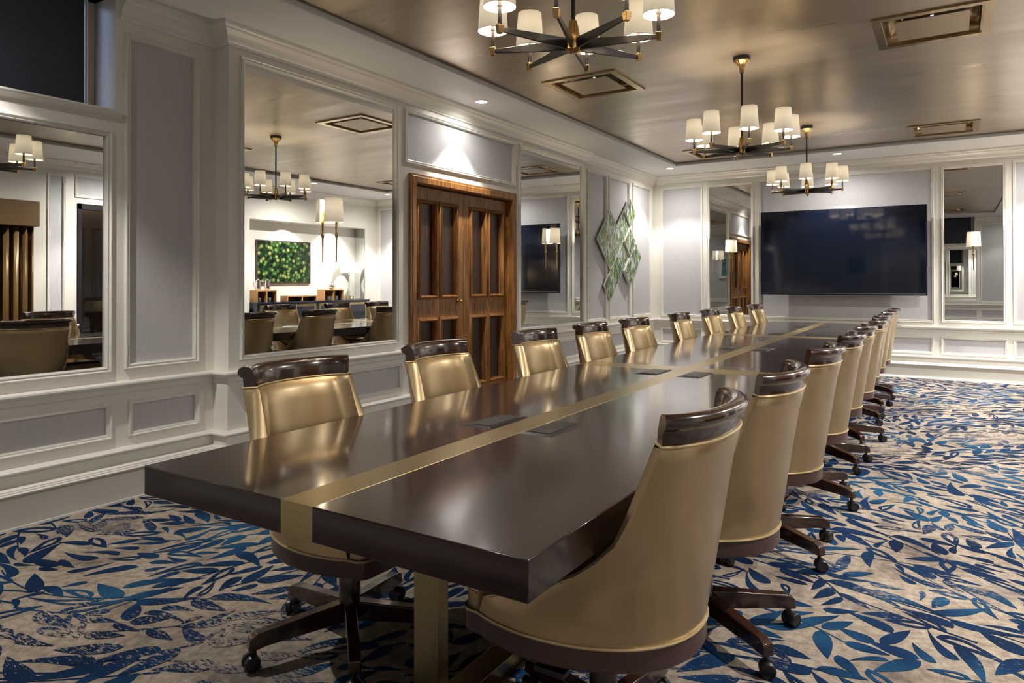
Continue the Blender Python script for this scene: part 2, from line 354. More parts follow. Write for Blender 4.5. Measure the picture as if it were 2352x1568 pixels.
panel_wall(mbr, mo, wfs['R'], YN, YB, ZRAIL, ZC, [(.2, .9, .80, 2.82, 'fabric'), (1.05, 2.3, .80, 2.82, 'fabric'), (2.55, 4.55, 0, 2.3, 'hole'), (4.76, 4.93, .8, 2.80, 'fabric'), (GD0, GD1, 0, 2.44, 'hole'), (GD0, GD1, 2.56, 2.82, 'fabric'), (7.1, 7.62, .8, 2.8, 'fabric'), (NI0, NI1, 0, 2.42, 'hole')])
panel_wall(mbr, mo, wfs['R'], YN, YB, 0, ZRAIL, [(.2, .9, .37, .55, 'fabric2'), (1.05, 2.3, .37, .55, 'fabric2'), (2.55, 4.55, 0, 2.3, 'hole'), (GD0, GD1, 0, 2.44, 'hole'), (7.1, 7.62, .37, .55, 'fabric2'), (NI0, NI1, 0, 2.42, 'hole')], 0)
mbr.quad((NIX, NI0, 0), (NIX, NI1, 0), (NIX, NI1, 2.42), (NIX, NI0, 2.42)); mbr.quad((XR, NI0, 0), (NIX, NI0, 0), (NIX, NI0, 2.42), (XR, NI0, 2.42))
mbr.quad((XR, NI1, 0), (NIX, NI1, 0), (NIX, NI1, 2.42), (XR, NI1, 2.42)); mbr.quad((XR, NI0, 2.42), (NIX, NI0, 2.42), (NIX, NI1, 2.42), (XR, NI1, 2.42))
for a, b_, zt in ((2.55, 4.55, 2.3), (GD0, GD1, 2.44)):
    for y in (a, b_): mbr.quad((XR, y, 0), (XR + .2, y, 0), (XR + .2, y, zt), (XR, y, zt))
    mbr.quad((XR, a, zt), (XR + .2, a, zt), (XR + .2, b_, zt), (XR, b_, zt))
mbr.quad((XR + .2, 2.55, 0), (XR + .2, 4.55, 0), (XR + .2, 4.55, 2.3), (XR + .2, 2.55, 2.3))
struct(mbr.build('wall_right', [M['white'], M['fabric']]))
mbn = MB()
panel_wall(mbn, mo, wfs['N'], XA, XR, ZRAIL, ZC, [(-.75, .54, .80, 2.17, 'mirror'), (-.75, .50, 2.33, ZC, 'hole'), (.67, 1.3, .79, 2.82, 'fabric'), (1.45, 1.98, .79, 2.82, 'fabric'), (-1.5, -.9, .79, 2.82, 'fabric'), (-4.0, -1.65, .79, 2.82, 'fabric')])
panel_wall(mbn, mo, wfs['N'], XA, XR, 0, ZRAIL, [(-.75, .54, .36, .54, 'fabric2'), (.67, 1.3, .36, .54, 'fabric2'), (1.45, 1.98, .36, .54, 'fabric2'), (-1.5, -.9, .36, .54, 'fabric2'), (-4.0, -1.65, .36, .54, 'fabric2')], 0)
for x in (-.75, .50): mbn.quad((x, YN, 2.33), (x, YN - .2, 2.33), (x, YN - .2, ZC), (x, YN, ZC))
mbn.quad((-.75, YN, 2.33), (.5, YN, 2.33), (.5, YN - .2, 2.33), (-.75, YN - .2, 2.33)); mbn.quad((-.75, YN, ZC), (.5, YN, ZC), (.5, YN - .2, ZC), (-.75, YN - .2, ZC)); mbn.quad((-.75, YN - .2, 2.33), (.5, YN - .2, 2.33), (.5, YN - .2, ZC), (-.75, YN - .2, ZC))
struct(mbn.build('wall_near', [M['white'], M['fabric']]))
struct(mo.build('trim_1', M['white'], smooth=True, angle=30))

# baseboard, chair rail, crown
BASE = [(.0, 0), (.090, 0), (.090, .014), (.078, .036), (.066, .045), (.066, .168), (.072, .180), (.112, .186), (.114, .193), (.103, .198), (.103, .203), (.094, .207), (.094, .212), (.070, .222), (.056, .226), (.056, .282), (.062, .290), (.084, .294), (.084, .302), (.072, .309), (.018, .313), (0, .313)]
RAIL = [(0, .632), (.020, .632), (.026, .640), (.030, .668), (.036, .674), (.062, .684), (.068, .693), (.066, .703), (.055, .708), (0, .708)]
CROWN = [(0, 2.893), (.010, 2.893), (.014, 2.912), (.024, 2.920), (.028, 2.926), (.030, 2.944), (.044, 2.966), (.066, 2.980), (.070, 2.984), (.072, 2.996), (.086, 3.004), (.090, 3.010), (.090, ZC), (0, ZC)]
pA = [(XA, YN), (XA, 2.93), (XP, 2.93), (XP, 4.755)]; pB = [(XP, 6.545), (XP, 8.33), (XC, 8.33), (XC, YB), (XR, YB), (XR, NI1)]
pC = [(XR, NI0), (XR, GD1 + .0)]; pD = [(XR, GD0), (XR, 4.55)]; pE = [(XR, 2.55), (XR, YN), (XA, YN), (XA, -.349)]
for nm, prof in (('baseboard', BASE), ('chair_rail', RAIL)):
    for pth, side in ((pA, 'left'), (pB, 'back'), (pC, 'right'), (pD, 'right'), (pE, 'near')):
        q = MB(); q.sweep(pth, prof); o = q.build('baseboard_' + side if nm == 'baseboard' else 'trim_2', M['white'], smooth=True, angle=28); struct(o)
q = MB(); q.sweep([(XA, 2.285), (XA, 2.93), (XP, 2.93), (XP, 8.33), (XC, 8.33), (XC, YB), (XR, YB), (XR, YN), (.52, YN)], CROWN)
q.sweep([(-.77, YN), (XA, YN), (XA, .64)], CROWN); struct(q.build('trim_3', M['white'], smooth=True, angle=28))
# window sill moulding
SILL = [(0, 2.292), (.012, 2.292), (.020, 2.304), (.034, 2.312), (.040, 2.322), (.040, 2.332), (0, 2.332)]
q = MB(); q.sweep([(XA, .63), (XA, 2.292)], SILL); q.sweep([(.53, YN), (-.78, YN)], SILL); struct(q.build('trim_4', M['white'], smooth=True, angle=28))

# ceiling: white soffit with shallow gold tray
TX0, TX1, TY0, TY1, ZT = -3.44, .90, 1.00, 9.95, 3.054
q = MB()
for a, b_ in (((XA - .3, YN - .25), (TX0, YB + .1)), ((TX1, YN - .25), (XR + .6, YB + .1)), ((TX0, YN - .25), (TX1, TY0)), ((TX0, TY1), (TX1, YB + .1))):
    q.quad((a[0], a[1], ZC), (b_[0], a[1], ZC), (b_[0], b_[1], ZC), (a[0], b_[1], ZC))
q.quad((TX0, TY0, ZC), (TX0, TY1, ZC), (TX0, TY1, ZT), (TX0, TY0, ZT)); q.quad((TX1, TY0, ZC), (TX1, TY1, ZC), (TX1, TY1, ZT), (TX1, TY0, ZT))
q.quad((TX0, TY0, ZC), (TX1, TY0, ZC), (TX1, TY0, ZT), (TX0, TY0, ZT)); q.quad((TX0, TY1, ZC), (TX1, TY1, ZC), (TX1, TY1, ZT), (TX0, TY1, ZT))
GC = [(-2.69, 5.63), (-.11, 5.56), (-.08, 9.36), (-2.69, 9.40), (-2.69, 2.0), (-.11, 2.0)]; GH = .285
xs = sorted({TX0, TX1} | {x + d for x, y in GC for d in (-GH, GH)}); yy = sorted({TY0, TY1} | {y + d for x, y in GC for d in (-GH, GH)})
for i in range(len(xs) - 1):
    for j in range(len(yy) - 1):
        cu = (xs[i] + xs[i + 1]) / 2; cv = (yy[j] + yy[j + 1]) / 2
        if not any(abs(cu - x) < GH and abs(cv - y) < GH for x, y in GC):
            q.quad((xs[i], yy[j], ZT), (xs[i + 1], yy[j], ZT), (xs[i + 1], yy[j + 1], ZT), (xs[i], yy[j + 1], ZT), 1)
struct(q.build('ceiling', [M['soffit'], M['gold_ceiling']]))
TP = [(-.055, ZC), (-.055, ZC - .006), (-.030, ZC - .012), (-.022, ZC - .020), (.008, ZC - .022), (.012, ZC - .016), (.014, ZC + .010), (0, ZC + .010)]
q = MB(); q.sweep([(TX0, TY0), (TX0, TY1), (TX1, TY1), (TX1, TY0)], TP, closed=True); struct(q.build('trim_5', M['soffit'], smooth=True, angle=28))

# floor with woven leaf motif
rnd = random.Random(11)
fl = MB(); FX0, FX1, FY0, FY1 = XA - .2, NIX + .25, YN - .25, YB + .1
fl.quad((FX0, FY0, 0), (FX1, FY0, 0), (FX1, FY1, 0), (FX0, FY1, 0), 0)
CELL = .012; GX = int((FX1 - FX0) / CELL) + 1; GY = int((FY1 - FY0) / CELL) + 1
occ = bytearray(GX * GY)
def cellof(x, y): return int((x - FX0) / CELL), int((y - FY0) / CELL)
def footprint(poly_pts):
    return {cellof(x, y) for x, y in poly_pts}
def free(cs):
    n = 0
    for i, j in cs:
        if not (1 <= i < GX - 1 and 1 <= j < GY - 1): return False
        if occ[j * GX + i]: n += 1
    return n <= 2
def mark(cs):
    for i, j in cs:
        occ[j * GX + i] = 1
LEAFZ = .0012
def leaf(x, y, a, L, W, hole=False, bend=0.0):
    LZ = LEAFZ + rnd.random() * .0008
    n = 10; ca, sa = math.cos(a), math.sin(a)
    def pt(u, v):
        lx = L * u; ly = v + bend * L * u * u
        return (x + ca * lx - sa * ly, y + sa * lx + ca * ly)
    def wd(u): return W * math.sin(PI * min(1, u ** .75)) ** .85 * (1 - .25 * u)
    cs = set()
    for i in range(1, n):
        u = i / n
        for k in (-1, -.66, -.33, 0, .33, .66, 1): cs.add(cellof(*pt(u, wd(u) * k)))
    if not free(cs): return False
    mark(cs); b = len(fl.v)
    if hole:
        vs = []
        for i in range(n + 1):
            u = i / n; ww = wd(u) if 0 < i < n else 0; h = ww * .42 * max(0, math.sin(PI * min(1, max(0, (u - .12) / .55)))) if .12 < u < .67 else 0
            for v in (ww, h, -h, -ww): p = pt(u, v); vs.append((p[0], p[1], LZ))
        fs = []
        for i in range(n):
            o_ = i * 4; fs += [[o_, o_ + 4, o_ + 5, o_ + 1], [o_ + 2, o_ + 6, o_ + 7, o_ + 3]]
            if not (.12 < (i + .5) / n < .67): fs.append([o_ + 1, o_ + 5, o_ + 6, o_ + 2])
        fl.add(vs, fs, 1)
    else:
        up = [pt(i / n, wd(i / n)) for i in range(n + 1)]; dn = [pt(i / n, -wd(i / n)) for i in range(n + 1)]
        vs = []
        for p, r in zip(up, dn): vs += [(p[0], p[1], LZ), (r[0], r[1], LZ)]
        fl.add(vs, [[2 * i, 2 * i + 2, 2 * i + 3, 2 * i + 1] for i in range(n)], 1)
    return True
def flow(x, y): return .15 + .75 * math.sin(1.1 * y + .5 * x) + .5 * math.sin(1.9 * x - .7 * y + 1.3)
def ribbon(pts, w0, w1):
    n = len(pts); vs = []
    for i, (x, y) in enumerate(pts):
        a = pts[min(i + 1, n - 1)]; b_ = pts[max(i - 1, 0)]; d = math.hypot(a[0] - b_[0], a[1] - b_[1]) or 1
        ww = w0 + (w1 - w0) * i / (n - 1); nx, ny = -(a[1] - b_[1]) / d * ww, (a[0] - b_[0]) / d * ww
        vs += [(x + nx, y + ny, LEAFZ * .8), (x - nx, y - ny, LEAFZ * .8)]
    fl.add(vs, [[2 * i, 2 * i + 2, 2 * i + 3, 2 * i + 1] for i in range(n - 1)], 1)
def stem(x, y, steps, sc):
    a = flow(x, y) + (PI if rnd.random() < .5 else 0); curl = rnd.uniform(-1.8, 1.8); side = 1; pts = [(x, y)]; made = 0
    for k in range(steps):
        tgt = flow(x, y); da = math.sin(tgt - a) if math.cos(tgt - a) > 0 else -math.sin(tgt - a)
        a += curl * .05 + da * .10 + rnd.uniform(-.05, .05); x += .056 * sc * math.cos(a); y += .056 * sc * math.sin(a)
        i, j = cellof(x, y)
        if not (2 < i < GX - 2 and 2 < j < GY - 2): break
        if occ[j * GX + i] and made > 1 and k > 3 and rnd.random() < .5: break
        pts.append((x, y))
        if leaf(x, y, a + side * rnd.uniform(.38, .8), rnd.uniform(.14, .24) * sc, rnd.uniform(.026, .041) * sc, rnd.random() < .2, side * rnd.uniform(-.9, .3)): made += 1
        side = -side
    if made > 2:
        ribbon(pts, .006, .003); x, y = pts[-1]; leaf(x, y, a, .17 * sc, .026 * sc)
def flower(x, y):
    a0 = rnd.uniform(0, 6.28)
    for k in range(5): leaf(x + .012 * math.cos(a0 + k * .55), y + .012 * math.sin(a0 + k * .55), a0 + k * .55, rnd.uniform(.14, .21), rnd.uniform(.03, .042), k == 2, 0)
for _ in range(180): flower(rnd.uniform(FX0, FX1), rnd.uniform(FY0, FY1))
for _ in range(1500): stem(rnd.uniform(FX0, FX1), rnd.uniform(FY0, FY1), rnd.randint(6, 24), rnd.uniform(.75, 1.2))
for L0, L1, cnt in ((.14, .24, 9000), (.09, .15, 11000)):
    for _ in range(cnt):
        x, y = rnd.uniform(FX0, FX1), rnd.uniform(FY0, FY1); L_ = rnd.uniform(L0, L1)
        leaf(x, y, flow(x, y) + rnd.uniform(-.4, .4) + (PI if rnd.random() < .5 else 0), L_, L_ * rnd.uniform(.15, .24), rnd.random() < .14, rnd.uniform(-1.2, 1.2))
print('leaf cover', sum(occ) / len(occ), len(fl.v))
struct(fl.build('floor', [M['carpet'], M['carpet_blue']]))

# ------------------------------------------------------------------ mirrors in the wall panels
ML = {('A'): 'wide frameless mirror under the navy shaded window on the left wall',
      ('P1'): 'large mirror between the wall corner and the wooden double door',
      ('P2'): 'narrow looking tall mirror right of the wooden double door',
      ('B1'): 'slim mirror on the far wall left of the television',
      ('B2'): 'slim mirror on the far wall right of the television',
      ('N'): 'mirror on the near wall, seen only in the far wall mirror right of the television'}
mk = {0: 'A', 1: 'P1', 2: 'P2', 3: 'B1', 4: 'B2', 5: 'N'}
for i, (wf, a, b_, c, d, r) in enumerate(MIRRORS):
    q = MB(); e = .0015; a += e; b_ -= e; c += e; d -= e
    P8 = [wf(a, c, r - .006), wf(b_, c, r - .006), wf(b_, d, r - .006), wf(a, d, r - .006), wf(a, c, r), wf(b_, c, r), wf(b_, d, r), wf(a, d, r)]
    q.add(P8, [[4, 5, 6, 7]], 0); q.add(P8, [[3, 2, 1, 0], [0, 1, 5, 4], [1, 2, 6, 5], [2, 3, 7, 6], [3, 0, 4, 7]], 1)
    tag(q.build('wall_mirror', [M['mirror'], M['mirror_edge']]), ML[mk[i]], 'mirror')
q = MB(); q.box((XR + .01, NI1 - .012, .97), (NIX - .005, NI1 - .004, 2.40)); tag(q.build('niche_mirror', M['mirror']), 'mirror lining the side of the sideboard niche, seen in the large mirror beside the lamp', 'mirror')

# ------------------------------------------------------------------ window shade (left wall) and near wall window
def roller(y0, y1, x, z0, label, axis='y'):
    t = empty('roller_shade', (x, (y0 + y1) / 2, z0) if axis == 'y' else ((y0 + y1) / 2, x, z0))
    h = (y1 - y0) / 2; Rm = Matrix.Identity(4) if axis == 'y' else Matrix.Rotation(PI / 2, 4, 'Z')
    q = MB(); q.box((-.002, -h, .03), (.002, h, ZC - z0 - .004), M=Rm); q.build('shade_cloth', M['navy_cloth'], t)
    q = MB(); q.box((-.006, -h, .008), (.006, h, .034), M=Rm); q.build('hem_bar', M['navy_cloth'], t)
    q = MB(); s_ = 1 if axis == 'y' else -1
    q.box((-.012, s_ * (h + .004) if s_ > 0 else -h - .018, 0), (.012, (h + .018) if s_ > 0 else -h - .004, ZC - z0 - .004), M=Rm); q.build('side_channel', M['white_metal'], t)
    q = MB()
    for k in range(90): q.box((.013, s_ * h + .002, .02 + k * .0072), (.016, s_ * h + .006, .0245 + k * .0072), M=Rm)
    q.build('bead_chain', M['black_metal'], t)
    return tag(t, label, 'window shade')
roller(.68, 2.165, XA - .17, 2.335, 'navy roller shade closed over the high window at upper left')
roller(-.73, .44, YN - .12, 2.335, 'navy roller shade on the near wall window, seen only in the far mirror', 'x')
q = MB(); q.box((XA - .27, .66, 2.335), (XA - .24, .70, ZC)); q.box((XA - .27, 2.22, 2.335), (XA - .24, 2.26, ZC)); q.box((XA - .27, .66, 2.335), (XA - .24, 2.26, 2.375)); q.box((XA - .27, 1.44, 2.335), (XA - .24, 1.48, ZC))
w1 = struct(q.build('window_1', M['white']))
q = MB(); q.quad((XA - .255, .69, 2.36), (XA - .255, 2.23, 2.36), (XA - .255, 2.23, ZC), (XA - .255, .69, ZC)); q.build('pane', M['glass'], w1)

# ------------------------------------------------------------------ wooden double door
D0, D1, DZ = 4.76, 6.54, 2.28
q = MB()
CAS = [(0, -.14), (0, .020), (.012, .034), (.060, .034), (.070, .028), (.085, .028), (.085, -.0)]
def ubar(mb, wf, u0, u1, z1, prof):
    rows = []
    for (u, z, du, dz) in ((u0, 0, -1, 0), (u0, z1, -1, 1), (u1, z1, 1, 1), (u1, 0, 1, 0)):
        rows.append([wf(u + du * o, z + dz * o, n) for o, n in prof])
    mb.grid(rows)
ubar(q, wfs['P'], D0 + .085, D1 - .085, DZ - .085, CAS)
q.box((XP - .16, D0 - .0 + .01, 0), (XP - .14, D1 - .01, DZ - .01))
dr = struct(q.build('door_1', M['oak'], smooth=True, angle=28))
DP = [(0, -.012), (.006, .012), (.014, .018), (.022, .016), (.030, .004), (.034, 0)]
def door_leaf(y0, y1, cols, knob):
    q = MB(); wf = lambda u, z, n=0: (XP - .052 + n, u, z)
    opens = [(a + .018, b_ - .018, c, d) for a, b_ in cols for c, d in ((1.175, 2.04), (.28, .935))]
    us = sorted({y0, y1} | {x for o in opens for x in o[:2]}); zs = sorted({.012, 2.185} | {x for o in opens for x in o[2:]})
    for i in range(len(us) - 1):
        for j in range(len(zs) - 1):
            cu = (us[i] + us[i + 1]) / 2; cz = (zs[j] + zs[j + 1]) / 2
            if not any(o[0] < cu < o[1] and o[2] < cz < o[3] for o in opens):
                q.quad(wf(us[i], zs[j]), wf(us[i + 1], zs[j]), wf(us[i + 1], zs[j + 1]), wf(us[i], zs[j + 1]))
    for y in (y0, y1): q.quad(wf(y, .012), wf(y, 2.185), wf(y, 2.185, -.045), wf(y, .012, -.045))
    lf = q.build('door_leaf', M['oak'], dr)
    for a, b_, c, d in opens:
        p = MB(); p.quad(wf(a, c, -.034), wf(b_, c, -.034), wf(b_, d, -.034), wf(a, d, -.034))
        for u_, v_ in (((a, c), (b_, c)), ((b_, c), (b_, d)), ((b_, d), (a, d)), ((a, d), (a, c))):
            p.quad(wf(u_[0], u_[1], 0), wf(v_[0], v_[1], 0), wf(v_[0], v_[1], -.034), wf(u_[0], u_[1], -.034))
        p.build('door_panel', M['oak_shaded'], lf)
        p = MB(); p.frame(wf, a, b_, c, d, [(-.004, -.030), (-.002, .006), (.004, .022), (.012, .028), (.020, .022), (.026, .010), (.034, .006), (.036, 0)]); p.build('panel_moulding', M['oak'], lf, smooth=True, angle=40)
    if knob:
        p = MB(); Mx = Matrix.Translation((XP - .052, y1 - .09, 1.115)) @ Matrix.Rotation(PI / 2, 4, 'Y')
        p.lathe([(.020, 0), (.020, .004), (.008, .006), (.007, .022), (.016, .028), (.020, .038), (.016, .048), (.004, .052)], n=20, M=Mx); p.build('door_knob', M['antique_brass'], lf, smooth=True)
    return lf
SM = 5.655
door_leaf(D0 + .088, SM - .002, [(4.955, 5.215), (5.275, 5.545)], True)
door_leaf(SM + .002, D1 - .088, [(5.765, 6.04), (6.09, 6.365)], False)
for z in (.33, 1.10, 1.97):
    q = MB(); q.lathe([(.008, -.055), (.008, .055)], c=(XP - .046, D1 - .080, z), n=10); q.box((XP - .052, D1 - .112, z - .05), (XP - .049, D1 - .08, z + .05)); q.build('hinge', M['antique_brass'], dr)

# ------------------------------------------------------------------ right wall: curtain, glass door, sideboard niche
t = empty('curtain', (XR - .10, 3.55, 0))
rows = []
for z in (.03, 1.0, 2.12):
    rows.append([(.04 * math.sin(k * .9) + .012 * math.sin(k * 2.3), -.95 + k * .0155 * (1.0 if z > .1 else 1.0), z) for k in range(124)])
q = MB(); q.grid(rows); o = q.build('drape', M['curtain'], t, smooth=True); o.modifiers.new('t', 'SOLIDIFY').thickness = .004
q = MB(); q.box((-.10, -1.02, 2.06), (.09, 1.0, 2.40)); q.build('pelmet', mat('pelmet_fabric', (.14, .08, .03), .5), t, bevel=.006)
tag(t, 'bronze satin drape under a quilted pelmet, reflected in the left mirror', 'curtain')
q = MB()
for a in (GD0, (GD0 + GD1) / 2 - .03, GD1 - .06): q.box((XR - .012, a, 0), (XR + .05, a + .06, 2.44))
q.box((XR - .012, GD0, 2.36), (XR + .05, GD1, 2.44)); q.box((XR - .012, GD0, 0), (XR + .05, GD1, .2))
gd = struct(q.build('door_2', M['bronze'], bevel=.003))
q = MB(); q.box((XR + .018, GD0 + .05, .18), (XR + .024, GD1 - .05, 2.38)); q.build('pane', M['glass'], gd)
# panelled room seen through the glass door
q = MB(); X2 = XR + 1.7
q.quad((X2, GD0 - .7, 0), (X2, GD1 + .7, 0), (X2, GD1 + .7, 2.7), (X2, GD0 - .7, 2.7))
for y in (GD0 - .7, GD1 + .7): q.quad((XR + .2, y, 0), (X2, y, 0), (X2, y, 2.7), (XR + .2, y, 2.7))
q.quad((XR + .2, GD0 - .7, 2.7), (X2, GD0 - .7, 2.7), (X2, GD1 + .7, 2.7), (XR + .2, GD1 + .7, 2.7)); q.quad((XR + .2, GD0 - .7, 0), (X2, GD0 - .7, 0), (X2, GD1 + .7, 0), (XR + .2, GD1 + .7, 0))
for k in range(4): q.frame(lambda u, z, n: (X2 - n, u, z), GD0 - .5 + k * .8, GD0 + .1 + k * .8, .9, 2.2, PROF)
struct(q.build('wall_beyond', M['oak_shaded']))
q = MB(); q.box((X2 - .5, GD0 - .4, 2.66), (X2 - .46, GD1 + .4, 2.69)); tag(q.build('linear_light', mat('linear_light', (1, 1, 1), .5, emis=(1, .85, .55), es=8)), 'thin warm ceiling strip light in the panelled room beyond the glass door', 'light')

# sideboard and what stands on it
SB0, SB1, SX0, SX1, SZ = 7.84, 10.58, 1.93, 2.34, .955
t = empty('sideboard', ((SX0 + SX1) / 2, (SB0 + SB1) / 2, 0)); cx_, cy_ = t.location[0], t.location[1]
q = MB(); q.box((SX0 + .02 - cx_, SB0 - cy_, .08), (SX1 - cx_, SB1 - cy_, SZ - .03)); q.build('body', M['lacquer'], t, bevel=.004)
q = MB(); q.box((SX0 - cx_, SB0 - .01 - cy_, SZ - .03), (SX1 - cx_, SB1 - cy_, SZ)); q.build('top', M['lacquer'], t, bevel=.004)
q = MB(); q.box((SX0 + .06 - cx_, SB0 + .03 - cy_, 0), (SX1 - .03 - cx_, SB1 - .03 - cy_, .08)); q.build('plinth', M['black'], t)
for k in range(4):
    y0 = SB0 + .05 + k * .67 - cy_; q = MB(); q.frame(lambda u, z, n: (SX0 + .02 - cx_ - n, u, z), y0 + .05, y0 + .56, .18, .86, [(0, 0), (0, .006), (.045, .006), (.045, 0)]); q.build('brass_frame', M['brass'], t)
tag(t, 'midnight blue lacquered sideboard with square brass door frames in the niche', 'sideboard')
q = MB(); q.box((NIX - .035, 8.13, 1.28), (NIX - .003, 9.38, 2.08)); fr = q.build('framed_photograph', mat('picture_frame', (.05, .035, .025), .4), bevel=.003)
q = MB(); q.quad((NIX - .0365, 8.155, 1.305), (NIX - .0365, 9.355, 1.305), (NIX - .0365, 9.355, 2.055), (NIX - .0365, 8.155, 2.055)); q.build('print', M['treetop'], fr)
tag(fr, 'framed photograph of green treetops above the sideboard, seen in the large mirror', 'picture')
def crate(y0, y1, zt, label):
    t = empty('serving_riser', (2.13, (y0 + y1) / 2, SZ)); h = (y1 - y0) / 2; H = zt - SZ; q = MB()
    q.box((-.10, -h, H - .018), (.10, h, H)); q.box((-.10, -h, 0), (.10, -h + .018, H - .018)); q.box((-.10, h - .018, 0), (.10, h, H - .018)); q.box((.085, -h + .018, .0), (.10, h - .018, H - .018))
    q.build('box', M['light_wood'], t, bevel=.002)
    q = MB(); q.box((-.10, -.009, 0), (.083, .009, H - .018)); q.build('divider', M['light_wood'], t); return tag(t, label, 'riser')
crate(7.90, 8.32, 1.17, 'wooden riser carrying two silver jugs on the sideboard')
crate(8.56, 9.26, 1.06, 'long low wooden riser with small jars, middle of the sideboard')
crate(9.44, 9.95, 1.17, 'wooden riser carrying the glass teapot, beside the table lamp')
def lathe_thing(name, prof, m, loc, label, cat, group=None, handle=None, n=20):
    t = empty(name, loc); q = MB(); q.lathe(prof, n=n); q.build('body', m, t, smooth=True, angle=50)
    if handle: q = MB(); q.tube(handle, .005, 6); q.build('handle', m, t, smooth=True)
    return tag(t, label, cat, group)
JUG = [(.045, 0), (.05, .01), (.048, .10), (.042, .15), (.045, .175), (.040, .175), (.038, .16), (.02, .19), (.005, .20)]
hd = [(0, -.045, .15), (0, -.09, .14), (0, -.095, .08), (0, -.05, .04)]
lathe_thing('silver_jug', JUG, M['silver'], (2.13, 8.0, 1.17), 'silver coffee jug on the left end of the wooden riser', 'jug', None, hd)
lathe_thing('silver_jug', JUG, M['silver'], (2.13, 8.2, 1.17), 'silver coffee jug nearer the middle of the sideboard', 'jug', None, hd)
CUP = [(.028, 0), (.034, .01), (.038, .08), (.035, .08), (.03, .015), (.001, .012)]
for y, lb in ((7.98, 'left one under the jug riser'), (8.19, 'right one under the jug riser'), (9.61, 'left one under the teapot riser'), (9.80, 'right one under the teapot riser')): lathe_thing('mug', CUP, M['grey_ceramic'], (2.08, y, SZ), 'grey mug on the sideboard, ' + lb, 'mug', 'grey mugs under the risers')
for k in range(5): lathe_thing('jar', [(.03, 0), (.03, .05), (.024, .055), (.024, .065), (.001, .066)], M['cream'], (2.12, 8.68 + k * .11, 1.06), 'small pale jar on the long low riser, ' + ['nearest the door end', 'second from the jug side', 'middle one of five', 'fourth from the jug side', 'nearest the teapot'][k], 'jar', 'small jars on the low riser')
lathe_thing('teapot', [(.03, 0), (.055, .02), (.065, .06), (.05, .10), (.03, .115), (.01, .12), (.012, .135), (.001, .14)], M['silver'], (2.13, 9.72, 1.17), 'rounded teapot with loop handle on the riser by the lamp', 'teapot', None, [(0, .05, .09), (0, .10, .09), (0, .10, .04), (0, .055, .03)])
t = empty('table_lamp', (2.14, 10.22, SZ))
q = MB(); q.box((-.05, -.07, 0), (.05, .07, .02)); q.box((-.05, -.07, .06), (.05, .07, .075)); q.box((-.05, -.07, .02), (-.035, -.05, .06)); q.box((.035, .05, .02), (.05, .07, .06)); q.box((-.05, .05, .02), (-.035, .07, .06)); q.box((.035, -.07, .02), (.05, -.05, .06)); q.build('base', M['brass'], t)
q = MB(); q.lathe([(.022, .075), (.028, .25), (.018, .47), (.006, .50), (.006, .60)], n=8); q.build('column', M['glass'], t)
q = MB(); q.lathe([(.20, .545), (.19, .755)], n=32); o = q.build('lamp_shade', M['cream'], t, smooth=True)
o.data.polygons.foreach_get  # drum keeps its closed ends off below
import bmesh as _b
bm_ = _b.new(); bm_.from_mesh(o.data); _b.ops.delete(bm_, geom=[f for f in bm_.faces if len(f.verts) > 4], context='FACES'); bm_.to_mesh(o.data); bm_.free()
tag(t, 'table lamp with white drum shade and glass column on the sideboard', 'lamp')
q = MB(); q.box((-2.62, YN + .002, 1.42), (-1.95, YN + .03, 2.12)); fr = q.build('framed_print', M['white'], bevel=.003)
q = MB(); q.quad((-2.54, YN + .031, 1.50), (-2.03, YN + .031, 1.50), (-2.03, YN + .031, 2.04), (-2.54, YN + .031, 2.04)); q.build('print', M['sea'], fr)
tag(fr, 'blue sea print in a white frame on the near wall, glimpsed through two mirrors', 'picture')

# ------------------------------------------------------------------ television
t = empty('television', (-1.344, 10.75, 1.118))
q = MB(); q.box((-1.067, .0, 0), (1.067, .05, 1.219)); q.build('casing', M['tv_frame'], t, bevel=.006)
q = MB(); q.quad((-1.045, -.0015, .035), (1.045, -.0015, .035), (1.045, -.0015, 1.199), (-1.045, -.0015, 1.199)); q.build('screen', M['screen'], t)
q = MB(); q.box((-1.045, -.004, .018), (1.045, 0, .026)); o = q.build('chrome_strip', M['tv_strip'], t); o['label'] = 'bright metal strip along the bottom bezel'
q = MB(); q.box((-.35, .05, .35), (.35, .10, .85)); q.box((-.25, .10, .4), (.25, .197, .8)); q.build('wall_bracket', M['black_metal'], t)
tag(t, 'large black flat screen television mounted on the far wall', 'television')

# ------------------------------------------------------------------ diamond wall art
t = empty('wall_art', (XC, 9.6, 1.6)); AW, AH = .224, .2157
def dia(y, z, x0, x1):
    a = empty
    ay, az, ax = y - 9.6, z - 1.6, 0
    g = .003; P = [(ay, az - g), (ay + AW - g, az - AH), (ay, az - 2 * AH + g), (ay - AW + g, az - AH)]
    q = MB(); n = 4; vs = [(x0, p[0], p[1]) for p in P] + [(x1, p[0], p[1]) for p in P]
    q.add(vs, [[0, 1, 2, 3], [4, 5, 6, 7]] + [[i, (i + 1) % 4, 4 + (i + 1) % 4, 4 + i] for i in range(4)], 0)
    k = .972; cz = az - AH; Q = [(x1 + .0006, ay + (p[0] - ay) * k, cz + (p[1] - cz) * k) for p in P]
    q.add(Q, [[0, 1, 2, 3]], 1); q.build('diamond_panel', [M['cream'], M['forest']], t)
s_ = .974
cells = [('A', 10.117, 2.596), ('B', 9.874, 2.365), ('C', 9.414, 2.365), ('D', 9.184, 2.143), ('E', 9.644, 2.143), ('I', 9.414, 1.922), ('K', 9.874, 1.922), ('J', 9.644, 1.70), ('L', 9.414, 1.479), ('F', 10.104, 2.143), ('G', 10.334, 1.922), ('H', 10.104, 1.70)]
